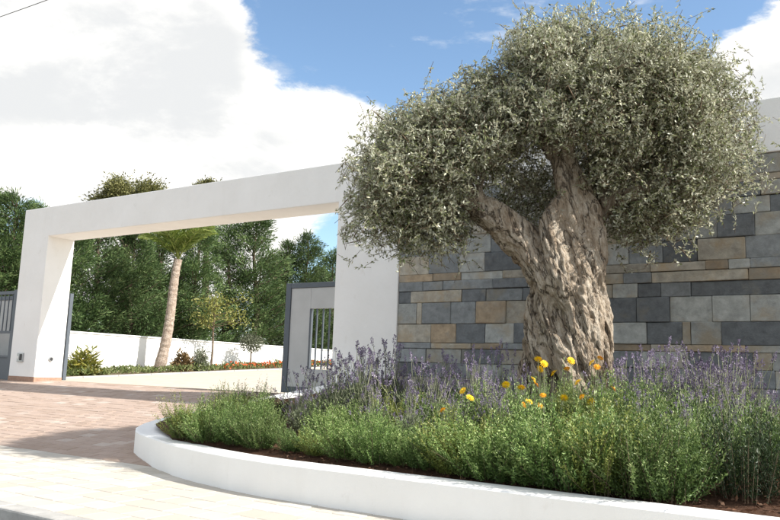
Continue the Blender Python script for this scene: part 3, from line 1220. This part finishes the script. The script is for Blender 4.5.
# ================================================================== planter plants
def shrub_proto(seed, kind):
    """unit-height bush: upright leafy stems fanning from the base"""
    r = np.random.default_rng(seed)
    if kind == 'green':
        NSt, LPS, sp, ll, lw = 220, 64, .85, .043, .013
    else:
        NSt, LPS, sp, ll, lw = 120, 50, .42, .055, .011
    az = r.uniform(0, 2 * pi, NSt)
    tilt = np.abs(r.normal(0, 1, NSt)) ** .8 * sp * .62
    tilt = np.clip(tilt, 0, 1.25)
    ln = r.uniform(.62, 1.0, NSt) * (1 - .26 * tilt)
    d0 = np.stack([np.cos(az) * np.sin(tilt), np.sin(az) * np.sin(tilt), np.cos(tilt)], 1)
    lump = 1 + .22 * np.sin(az * 2 + seed) + .14 * np.sin(az * 5 + seed * 2)
    ln = ln * lump
    rb = np.sqrt(r.random(NSt)) * .30
    b0 = np.stack([np.cos(az) * rb, np.sin(az) * rb, np.zeros(NSt)], 1)
    f = (np.arange(LPS) + r.random((NSt, LPS))) / LPS
    f = .04 + .96 * f ** .85
    bend = np.stack([np.zeros(NSt), np.zeros(NSt), np.ones(NSt)], 1)
    P = b0[:, None] + d0[:, None] * (ln[:, None] * f)[:, :, None] + bend[:, None] * (.12 * (f ** 2) * ln[:, None] * tilt[:, None])[:, :, None]
    P = P + r.normal(size=P.shape) * .012
    A = d0[:, None] * .75 + r.normal(size=P.shape) * .6 + np.array([0, 0, .25])
    V, Fq, rn = leaves(P.reshape(-1, 3), A.reshape(-1, 3), r.uniform(.7, 1.25, NSt * LPS) * ll, lw, r, up_bias=.4)
    # fresh tips are lighter
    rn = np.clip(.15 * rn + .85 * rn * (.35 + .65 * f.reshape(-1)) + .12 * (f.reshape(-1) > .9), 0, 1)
    fol = np_mesh(V, Fq, rn)
    V, Fq = prisms(b0[:45], (b0 + d0 * ln[:, None] * .9)[:45], .0045, .002)
    return fol, np_mesh(V, Fq)


GREEN = [shrub_proto(s, 'green') for s in (1, 2, 3, 4, 5)]
DARK = [shrub_proto(s, 'dark') for s in (21, 22, 23)]


def put_shrub(name, protos, leafm, p, h, wide, label, cat, group, i):
    e = empty(name, p, random.uniform(0, 6.28), label, cat, group)
    e.scale = (h * wide, h * wide, h)
    fo, stm = protos[i % len(protos)]
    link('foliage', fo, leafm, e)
    link('stems', stm, MT['twig'], e)
    return e


def inner_y(x):
    return 449 + (x - 240) * .128


# (column, pixels above the inner edge of the wall, top row in the picture, width factor)
FRONT = []
fr_ = random.Random(4)
x = 178.
while x < 668:
    tops = np.interp(x, [186, 205, 235, 250, 275, 300, 330, 400, 440, 500, 560, 620, 668], [402, 394, 402, 412, 406, 424, 412, 414, 412, 410, 404, 402, 410])
    FRONT.append((x, fr_.uniform(0, 4) + x * .008, tops + fr_.uniform(-4, 20), fr_.uniform(1.05, 1.4)))
    x += 21 + x * .02 + fr_.uniform(-5, 5)
FRONT += [(172, 2, 408, .9), (180, 22, 400, .95), (194, 24, 392, .95), (208, 22, 392, 1.), (168, 10, 412, .9), (225, 20, 396, .9)]
for i, (x, dy, yt, wd) in enumerate(FRONT):
    q = on_z(x, inner_y(x), .26) + NW * (.07 + dy * .018)
    p = np.array([q[0], q[1], soil_z(to_sn(q)[1])])
    sc = F / ((p - CAM) @ fw)
    h = (proj(p)[1] - yt) / sc
    kd = [0, 1, 2, 1, 2, 0, 2, 1, 1, 2][i % 10]
    nm = ('bright yellow green', 'mid green', 'deep green')[kd]
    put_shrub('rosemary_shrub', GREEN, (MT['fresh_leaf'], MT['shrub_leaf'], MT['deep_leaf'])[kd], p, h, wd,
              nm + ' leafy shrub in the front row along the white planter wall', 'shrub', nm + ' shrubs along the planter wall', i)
for i, (x, yb, yt, wd) in enumerate([(718, 486, 402, 1.05), (744, 500, 408, 1.0), (788, 500, 425, 1.0)]):
    p = on_soil(x, yb)
    sc = F / ((p - CAM) @ fw)
    put_shrub('rosemary_shrub', DARK, MT['dark_leaf'] if i else MT['shrub_leaf'], p, (yb - yt) / sc, wd,
              ['pale bush behind the bare patch of reddish soil by planter wall', 'dark green bush standing right beside the bare patch of soil', 'dark green bush with reddish soil at its foot past the bare patch'][i], 'shrub', 'dark bushes around the bare soil', i)
for i, (x, yb, yt) in enumerate([(226, 424, 391), (250, 426, 390), (276, 424, 394)]):
    p = on_soil(x, yb)
    sc = F / ((p - CAM) @ fw)
    put_shrub('dark_rosemary', DARK, MT['dark_leaf'], p, (yb - yt + 4) / sc, .85, 'dark green upright rosemary behind the light shrubs at the planter tip', 'shrub', 'dark rosemary at the planter tip', i)
# middle greenery between the front row and the lavender
for i, (x, yb, yt, wd) in enumerate([(440, 444, 394, 1.2), (490, 446, 388, 1.2), (540, 448, 398, 1.1), (575, 448, 394, 1.2), (618, 452, 384, 1.2), (650, 456, 384, 1.2), (690, 458, 388, 1.2), (728, 464, 398, 1.1), (400, 440, 396, 1.1), (360, 438, 402, 1.1), (758, 474, 412, 1.0), (325, 436, 404, 1.0), (516, 456, 402, 1.1), (596, 462, 400, 1.1), (634, 470, 408, 1.1), (672, 474, 410, 1.1)]):
    p = on_soil(x, yb)
    sc = F / ((p - CAM) @ fw)
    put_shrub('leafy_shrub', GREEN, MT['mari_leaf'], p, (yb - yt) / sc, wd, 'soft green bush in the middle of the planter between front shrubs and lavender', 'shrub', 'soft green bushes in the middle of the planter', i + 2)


def lavender_proto(seed, lean=0.):
    r = np.random.default_rng(seed)
    N = 3000
    az = r.uniform(0, 2 * pi, N)
    ti = np.clip(np.abs(r.normal(0, .55, N)), 0, 1.35)
    q = r.uniform(.15, .52, N)
    D = np.stack([np.cos(az) * np.sin(ti), np.sin(az) * np.sin(ti), np.cos(ti)], 1)
    P = D * q[:, None] * np.array([1.0, 1.0, .95])
    V, Fq, rn = leaves(P, D + r.normal(size=P.shape) * .4, r.uniform(.05, .09, N), .011, r)
    fol = np_mesh(V, Fq, rn)
    S = 62
    az = r.uniform(0, 2 * pi, S)
    ti = np.clip(np.abs(r.normal(0, .5, S)), 0, 1.15)
    ln = r.uniform(.42, 1.0, S)
    D = np.stack([np.cos(az) * np.sin(ti) + lean, np.sin(az) * np.sin(ti), np.cos(ti)], 1)
    D = unit(D)
    a = D * .1
    b = D * (ln * .6)[:, None]
    c = D * (ln * .9)[:, None] + np.array([0, 0, .05]) * ln[:, None] + r.normal(size=(S, 3)) * .035
    V1, F1 = prisms(a, b, .0042, .0036)
    V2, F2 = prisms(b, c, .0036, .0028)
    V = np.concatenate([V1, V2])
    Fq = np.concatenate([F1, F2 + len(V1)])
    stem = np_mesh(V, Fq, np.repeat(r.random(2 * S), 3))
    K2 = 26
    hd = unit(c - b)
    g = (np.arange(K2)[None] / K2 + r.random((S, K2)) * .06)
    hl = r.uniform(.05, .10, S)
    Pp = c[:, None] + hd[:, None] * (g * hl[:, None])[:, :, None] - hd[:, None] * .02
    wid = .017 * np.sin(np.clip(g, 0, 1) * pi * .8 + .5)
    rd = r.normal(size=Pp.shape)
    Pp = Pp + unit(rd) * wid[:, :, None] * .5
    V, Fq, rn = leaves(Pp.reshape(-1, 3), (unit(rd) * .8 + hd[:, None] * .6).reshape(-1, 3), r.uniform(.016, .030, S * K2), .014, r)
    rn = np.clip(rn * .5 + .5 * np.repeat(r.random(S), K2), 0, 1)
    return fol, stem, np_mesh(V, Fq, rn)


LAV = [lavender_proto(s) for s in (31, 32, 33, 34)]


def put_lav(p, h, wide, label, group, i):
    e = empty('lavender_plant', p, random.uniform(0, 6.28), label, 'lavender', group)
    e.scale = (h * wide, h * wide, h)
    a, b, c = LAV[i % len(LAV)]
    link('foliage', a, MT['lav_leaf'], e)
    link('flower_stems', b, MT['lav_stem'], e)
    link('flower_heads', c, MT['lav_flower'], e)


for i, (x, yb, yt, wd) in enumerate([(306, 428, 366, .95), (332, 432, 352, .9), (360, 430, 342, .9), (388, 428, 336, .9), (338, 420, 350, .85), (372, 418, 340, .85), (300, 436, 384, .8)]):
    p = on_soil(x, yb)
    sc = F / ((p - CAM) @ fw)
    put_lav(p, (yb - yt) / sc, wd, 'lavender in flower in front of the white pillar and sliding gate leaf', 'lavender in front of the white pillar', i)
for i, (x, yb, yt, wd) in enumerate([(418, 432, 344, .85), (446, 430, 350, .8), (474, 434, 346, .8), (500, 430, 342, .8), (520, 438, 362, .7), (432, 442, 366, .8), (486, 446, 368, .75), (410, 450, 384, .75), (452, 454, 384, .75), (500, 458, 384, .7), (376, 444, 376, .75)]):
    p = on_soil(x, yb)
    sc = F / ((p - CAM) @ fw)
    put_lav(p, (yb - yt) / sc, wd, 'lavender in flower between the white pillar and the olive trunk', 'lavender between pillar and olive trunk', i + 1)
for i, (x, yb, yt, wd) in enumerate([(622, 436, 352, .75), (646, 440, 346, .8), (672, 438, 340, .8), (700, 442, 334, .8), (728, 446, 340, .8), (752, 448, 348, .8), (660, 452, 358, .75),
                                     (690, 456, 356, .75), (715, 458, 358, .75), (742, 470, 380, .7), (776, 460, 400, .7), (600, 444, 372, .65), (640, 466, 384, .7), (690, 474, 390, .75), (726, 478, 392, .7), (664, 480, 404, .7)]):
    p = on_soil(x, yb)
    sc = F / ((p - CAM) @ fw)
    put_lav(p, (yb - yt) / sc, wd, 'purple lavender in flower before the slate wall, past the olive trunk from the gate', 'lavender past the olive trunk', i + 2)


# marigolds at the foot of the trunk
def flower_mesh(r):
    bm = bmesh.new()
    for ring, (nn_, rr_, zz) in enumerate([(13, 1.0, .0), (12, .85, .14), (9, .55, .30)]):
        for k3 in range(nn_):
            a = 2 * pi * k3 / nn_ + ring * .3
            w = .22
            pts = [(cos(a) * .12, sin(a) * .12, zz + .03), (cos(a - w) * rr_ * .62, sin(a - w) * rr_ * .62, zz + .10),
                   (cos(a) * rr_, sin(a) * rr_, zz + r.uniform(-.02, .14)), (cos(a + w) * rr_ * .62, sin(a + w) * rr_ * .62, zz + .10)]
            bm.faces.new([bm.verts.new(q_) for q_ in pts])
    c = bm.verts.new((0, 0, .5))
    ring = [bm.verts.new((cos(2 * pi * k3 / 8) * .3, sin(2 * pi * k3 / 8) * .3, .36)) for k3 in range(8)]
    for k3 in range(8):
        bm.faces.new((c, ring[k3], ring[(k3 + 1) % 8]))
    return bm_mesh(bm)


FM = []
for s_ in range(3):
    m = flower_mesh(random.Random(s_))
    m.materials.append(MT['yellow'])
    FM.append(m)
fo_ = flower_mesh(random.Random(9))
fo_.materials.append(MT['orange'])
FL = {0: [(506, 385, 0), (521, 388, 0), (533, 380, 0), (536, 385, 1), (529, 402, 0), (540, 406, 1), (524, 405, 1)],
      1: [(538, 359.5, 0), (544, 364, 0), (540, 369.5, 0), (554, 373.5, 0), (543, 395.5, 1), (564, 398, 0), (567, 369, 1)],
      2: [(571, 361, 0), (592, 363, 0), (597, 367, 1), (600, 358.5, 1), (578, 382.5, 0), (591, 402, 0), (582, 397, 1), (613, 389, 1)],
      3: [(463, 391, 0), (443, 410, 1), (470, 398, 0)]}
for i, (x, yb, yt) in enumerate([(524, 452, 386), (550, 450, 378), (588, 452, 380), (455, 452, 402)]):
    p = on_soil(x, yb)
    sc = F / ((p - CAM) @ fw)
    e = empty('marigold_plant', p, 0, ['marigold with low clustered yellow heads on the gate side of the olive trunk', 'marigold with yellow heads standing right before the olive trunk',
                                       'marigold with yellow and orange heads before the lit edge of olive trunk',
                                       'sparse marigold with few yellow heads among the lavender next to the pillar'][i], 'marigold', 'marigolds at the foot of the olive trunk')
    h = (yb - yt) / sc
    fo = link('foliage', GREEN[(i + 1) % 5][0], None, e)
    fo.material_slots[0].link = 'OBJECT'
    fo.material_slots[0].material = MT['mari_leaf']
    fo.scale = (h * .75, h * .75, h)
    for (fx, fy, oc) in FL[i]:
        v = ray(fx, fy)
        q = CAM + v * ((p[1] - random.uniform(.25, .5)) / v[1]) - p
        m = fo_ if oc else random.choice(FM)
        o = link('flower', m, None, e, q)
        o.scale = (.038,) * 3 if not oc else (.031,) * 3
        o.rotation_euler = (random.uniform(.5, 1.15), random.uniform(-.4, .4), random.uniform(0, 6))
        V, Fq = prisms(np.array([(q[0] * .5, q[1] * .3, .05)]), np.array([q]), .003, .0025)
        link('stem', np_mesh(V, Fq, rng.random(3)), MT['lav_stem'], e)


# ================================================================== courtyard bed
def blob_bush(seed, N, ll, lw, stems=14, squash=1.):
    r = np.random.default_rng(seed)
    d_ = unit(r.normal(size=(N, 3)))
    d_[:, 2] = np.abs(d_[:, 2])
    lump = np.array([.75 + .5 * mnoise.noise(Vector(q) * 2.3 + Vector((seed, 0, 0))) for q in d_])
    P = d_ * (r.random(N) ** .45 * lump)[:, None] * np.array([.5, .5, .95 * squash])
    V, Fq, rn = leaves(P, d_ + r.normal(size=P.shape) * .7, r.uniform(.7, 1.3, N) * ll, lw, r, up_bias=.4)
    az = r.uniform(0, 6.28, stems)
    b = np.stack([np.cos(az) * .25, np.sin(az) * .25, np.full(stems, .6)], 1)
    Vs, Fs = prisms(b * .0, b, .012, .005)
    return np_mesh(V, Fq, rn), np_mesh(Vs, Fs)


def bed_shrub(name, s, px, z_h, wide, mat, seed, label, cat, N=1400, ll=.12, lw=.04):
    n = along(s, px, 1.)
    p = W(s, n, bed_z(0, n) - .01)
    e = empty(name, p, 0, label, cat)
    fo, stm = blob_bush(seed, N, ll / z_h, lw / z_h)
    e.scale = (z_h * wide, z_h * wide, z_h)
    link('foliage', fo, mat, e)
    link('stems', stm, MT['twig'], e)
    return e


bed_shrub('yellow_shrub', 2.2, 84, .78, 1.3, MT['yellow_leaf'], 51, 'yellow green spiky shrub in the courtyard bed just past the far pillar', 'shrub', 900, .22, .035)
bed_shrub('reddish_shrub', 2.2, 182, .62, 1.1, MT['red_leaf'], 52, 'bushy reddish green shrub beside the foot of palm trunk', 'shrub')
bed_shrub('grey_shrub', 2.1, 200, .80, .7, MT['grey_leaf'], 53, 'grey green upright shrub between the reddish shrub and yellowish sapling', 'shrub')

# clipped grey standard
n = along(2.3, 250, 1.)
p = W(2.3, n, bed_z(0, n) - .01)
e = empty('standard_olive', p, 0, 'small grey leaved tree on a short stem before white boundary wall', 'tree')
bm = bmesh.new()
tube(bm, [(0, 0, 0), (.01, 0, .3), (0, .01, .62)], [.03, .026, .022], 8)
link('trunk', bm_mesh(bm), MT['twig'], e)
r_ = np.random.default_rng(5)
d_ = unit(r_.normal(size=(900, 3)))
P = d_ * (r_.random(900) ** .5)[:, None] * np.array([.36, .36, .28]) + np.array([0, 0, .8])
V, Fq, rn = leaves(P, d_ + r_.normal(size=P.shape) * .7, .09, .03, r_)
link('crown', np_mesh(V, Fq, rn), MT['grey_leaf'], e)

# thin sapling
n = along(2.4, 211, 1.)
p = W(2.4, n, bed_z(0, n) - .01)
e = empty('sapling', p, 0, 'thin young tree with sparse yellowish leaves before the dark conifers', 'tree')
bm = bmesh.new()
tube(bm, [(0, 0, 0), (.02, 0, .6), (-.01, .02, 1.2), (.02, 0, 1.75), (.0, .0, 2.2)], [.035, .03, .026, .018, .008], 8)
r_ = np.random.default_rng(6)
hubs = []
for i in range(13):
    a = r_.uniform(0, 6.28)
    z0 = r_.uniform(1.1, 1.9)
    l = r_.uniform(.35, .95)
    tipp = (cos(a) * l, sin(a) * l, z0 + r_.uniform(.1, .35))
    tube(bm, [(0, 0, z0), (tipp[0] * .5, tipp[1] * .5, z0 + .12), tipp], [.014, .009, .004], 5)
    hubs += [tipp, (tipp[0] * .6, tipp[1] * .6, z0 + .2)]
link('trunk', bm_mesh(bm), MT['twig'], e)
hubs = np.array(hubs + [(0, 0, 2.2), (0, 0, 2.0)])
hi = r_.integers(0, len(hubs), 900)
P = hubs[hi] + r_.normal(size=(900, 3)) * np.array([.12, .12, .10])
V, Fq, rn = leaves(P, r_.normal(size=P.shape), r_.uniform(.07, .13, 900), .045, r_)
link('crown', np_mesh(V, Fq, rn), MT['sapling_leaf'], e)

# low ground cover and red flowers along the bed
N = 9000
nn = rng.uniform(1.3, 20, N)
uu = -rng.uniform(1.66, 2.85, N)
hh = np.array([.06 + .16 * max(0, mnoise.noise((a * 1.5, b * 1.5, 3)) + .35) for a, b in zip(uu, nn)])
zz = np.array([bed_z(0, a) for a in nn]) + rng.random(N) * hh
A = rng.normal(size=(N, 3))
A[:, 2] = np.abs(A[:, 2]) + .5
V, Fq, rn = leaves(np.stack([uu, nn, zz], 1), A, rng.uniform(.07, .15, N), .035)
tag(wall_obj('ground_cover', np_mesh(V, Fq, rn), MT['cover_leaf']), 'low mixed green ground cover along the courtyard bed', 'ground cover', kind='stuff')
N = 330
nn = rng.uniform(7.0, 13.5, N)
uu = -rng.uniform(1.66, 2.1, N)
zz = np.array([bed_z(0, a) for a in nn]) + rng.uniform(.06, .2, N)
A = rng.normal(size=(N, 3))
V, Fq, rn = leaves(np.stack([uu, nn, zz], 1), A, rng.uniform(.06, .1, N), .06)
tag(wall_obj('red_flowers', np_mesh(V, Fq, rn), MT['red_petal']), 'low red flowers edging the courtyard bed', 'flowers', kind='stuff')

# ------------------------------------------------------------------ palm
n = along(2.35, 159, 1.)
pp = W(2.35, n, bed_z(0, n) - .02)
palm = empty('palm_tree', pp, 0, 'slender palm with bare pinkish trunk and fronds rising behind the beam', 'palm')
dep = (pp - CAM) @ fw
sc = F / dep
H_ = (358 - 243) / sc
bm = bmesh.new()
pts, rad = [], []
r_ = np.random.default_rng(18)
for i in range(46):
    f = i / 45
    pts.append((.36 * f + .05 * sin(f * 5), .0, H_ * f))
    rad.append((.142 - .03 * f + .03 * (1 - f) ** 6) * (1 + (.04 if i % 2 else -.03) + r_.uniform(-.06, .06)))
tube(bm, pts, rad, 14)
link('trunk', bm_mesh(bm), MT['palm_bark'], palm)
r_ = np.random.default_rng(8)
top = np.array(pts[-1])
for i in range(17):
    az = i * 2.399 + r_.uniform(-.2, .2)
    el = r_.uniform(.9, 1.53)
    Lf = r_.uniform(1.25, 1.75)
    K3 = 16
    P3 = [top]
    dirv = np.array([cos(az) * cos(el), sin(az) * cos(el), sin(el)])
    for k3 in range(K3):
        P3.append(P3[-1] + dirv * Lf / K3)
        dirv = unit(dirv + np.array([cos(az) * .05, sin(az) * .05, -.10 * (k3 / K3 + .1)]))
    P3 = np.array(P3)
    fx = np.linspace(.14, .99, 64)
    idx = fx * K3
    j = np.minimum(idx.astype(int), K3 - 1)
    C3 = P3[j] + (P3[j + 1] - P3[j]) * (idx - j)[:, None]
    tg = unit(P3[j + 1] - P3[j])
    side = unit(np.cross(tg, [0, 0, 1.]))
    ll_ = .42 * np.sin(np.clip(fx, .05, 1) * pi * .92 + .15) + .05
    Cs = np.concatenate([C3, C3])
    As = np.concatenate([side * .8 + tg * .7, -side * .8 + tg * .7]) + r_.normal(size=(128, 3)) * .12 - np.array([0, 0, .12])
    V, Fq, rn = leaves(Cs, As, np.concatenate([ll_, ll_]), .026, r_)
    Vr, Fr = prisms(P3[:-1], P3[1:], np.linspace(.022, .006, K3), np.linspace(.021, .005, K3))
    me = np_mesh(np.concatenate([V, Vr]), np.concatenate([Fq, Fr + len(V)]), np.concatenate([rn, np.full(len(Fr), .9)]))
    link('frond', me, MT['palm_leaf'], palm)


# ------------------------------------------------------------------ trees beyond the boundary wall
def conifer_proto(seed, H=7.0):
    r = np.random.default_rng(seed)
    bm = bmesh.new()
    ax = [(.12 * sin(i * .9 + seed), .1 * cos(i * 1.1 + seed), H * i / 8) for i in range(9)]
    tube(bm, ax, [.16 * (1 - i / 8.6) + .01 for i in range(9)], 8)
    Cc, Aa, Rn = [], [], []
    NB = 84
    wind = np.array([.35, -.1, .25])
    for b in range(NB):
        h = (b + r.random()) / NB
        z0 = .35 + h * (H - .5)
        az = r.uniform(0, 6.283)
        l = (2.1 * (1 - h) ** .7 + .4) * r.uniform(.65, 1.15)
        up = r.uniform(.25, .8)
        d0 = unit(np.array([cos(az), sin(az), up]) + wind * .55)
        p = np.array([.12 * sin(h * 7 + seed), .1 * cos(h * 8 + seed), z0])
        K_ = 7
        pts = [p]
        for k in range(K_):
            pts.append(pts[-1] + d0 * l / K_)
            d0 = unit(d0 + np.array([0, 0, .05 if k < 4 else -.12]) + r.normal(size=3) * .05)
        tube(bm, pts[::2] + [pts[-1]] if False else [pts[0], pts[3], pts[-1]], [.03 * (1 - h * .6), .018, .006], 4, cap=False)
        pts = np.array(pts)
        m = int(150 + 130 * (1 - h))
        f = r.random(m) ** .7 * .95 + .05
        idx = f * K_
        j = np.minimum(idx.astype(int), K_ - 1)
        c = pts[j] + (pts[j + 1] - pts[j]) * (idx - j)[:, None]
        rad = .145 * np.sin(np.clip(f, 0, 1) * pi * .8 + .3) + .04
        off = r.normal(size=(m, 3)) * rad[:, None] * np.array([1, 1, .7])
        tg = unit(pts[j + 1] - pts[j])
        Cc.append(c + off)
        Aa.append(tg * .9 + unit(off) * .6 + r.normal(size=(m, 3)) * .25)
        Rn.append(np.clip(r.random(m) * .75 + .25 * r.random() + .1 * (f > .85), 0, 1))
    C_ = np.concatenate(Cc)
    V, Fq, _ = leaves(C_, np.concatenate(Aa), r.uniform(.10, .24, len(C_)), r.uniform(.026, .046, len(C_)), r)
    return bm_mesh(bm), np_mesh(V, Fq, np.concatenate(Rn))


CON = [conifer_proto(s) for s in (61, 62, 63, 64)]
# (distance beyond the wall line, image column, top row)
CT = [(5.2, 92, 206), (5.0, 128, 228), (5.6, 158, 214), (5.2, 192, 222), (5.6, 224, 222), (5.0, 252, 216), (5.6, 284, 244), (5.2, 302, 236), (5.8, 330, 250),
      (5.0, 60, 215), (5.4, 28, 206), (5.2, 4, 196), (5.8, -25, 190), (7.5, 110, 250), (7.5, 180, 262), (7.8, 270, 268), (7.6, 320, 275), (6.6, 142, 256), (5.2, 365, 255), (5.4, 405, 260)]
for i, (s, px, yt) in enumerate(CT):
    n = along(s, px, 2.)
    z = yard_z(n) - .1
    p = W(s, n, z)
    dep = (p - CAM) @ fw
    hor = 373.3 + (px - 390) * .034
    top = CH + (hor - yt) / F * dep
    h = top - z
    e = empty('conifer', p, random.uniform(-.5, .5), 'tall feathery dark green conifer in the row beyond the white boundary wall', 'tree', 'conifers beyond the boundary wall')
    k = h / 7.0
    e.scale = (k * random.uniform(.95, 1.2), k * random.uniform(.95, 1.2), k)
    a, b = CON[i % 4]
    link('trunk', a, MT['bark'], e)
    link('crown', b, MT['conifer'], e)


def round_tree(px, s, yt, yc, wpx, label, seed):
    n = along(s, px, 3.)
    z = yard_z(n) - .1
    p = W(s, n, z)
    dep = (p - CAM) @ fw
    sc = F / dep
    hor = 373.3 + (px - 390) * .034
    top = CH + (hor - yt) / sc - z
    rx = wpx / 2 / sc
    e = empty('round_tree', p, 0, label, 'tree')
    bm = bmesh.new()
    tube(bm, [(0, 0, 0), (.08, 0, top * .35), (-.05, .05, top * .7), (0, 0, top * .9)], [.2, .16, .1, .03], 9)
    r = np.random.default_rng(seed)
    hubs = []
    for i in range(46):
        a = r.uniform(0, 6.28)
        z0 = top * r.uniform(.5, .75)
        u = unit(np.array([cos(a), sin(a), r.uniform(.1, 1.6)]))
        q = np.array([0, 0, top - rx * .95]) + u * np.array([rx, rx, rx * .9]) * r.uniform(.6, .95)
        tube(bm, [(0, 0, z0), tuple(np.array([0, 0, z0]) * .4 + q * .6 + np.array([0, 0, -.1])), tuple(q)], [.04, .022, .006], 5, cap=False)
        hubs.append(q)
    link('trunk', bm_mesh(bm), MT['bark'], e)
    hubs = np.array(hubs)
    hi = r.integers(0, len(hubs), 13000)
    P = hubs[hi] + r.normal(size=(13000, 3)) * rx * .14
    V, Fq, rn = leaves(P, P - np.array([0, 0, top - rx * .6]) + r.normal(size=P.shape) * .6, r.uniform(.08, .15, 13000), .045, r)
    link('crown', np_mesh(V, Fq, rn), MT['round_leaf'], e)


round_tree(122, 9.0, 172, 190, 72, 'olive brown rounded treetop showing above the portal beam', 71)
round_tree(202, 9.5, 176, 190, 34, 'small tuft of treetop peeking over the beam past the rounded treetop', 72)

# ------------------------------------------------------------------ overhead cable
bm = bmesh.new()
a = Vector(CAM + ray(-260, 92) * 34)
b = Vector(CAM + ray(230, -72) * 24)
pts = []
for i in range(25):
    f = i / 24
    q = a.lerp(b, f)
    q.z -= .5 * 4 * f * (1 - f)
    pts.append(q - a)
tube(bm, pts, .012, 6)
link('overhead_cable', bm_mesh(bm), MT['black'], None, a)
tag(bpy.data.objects['overhead_cable'], 'thin black overhead cable crossing the clouded corner of the sky', 'cable')
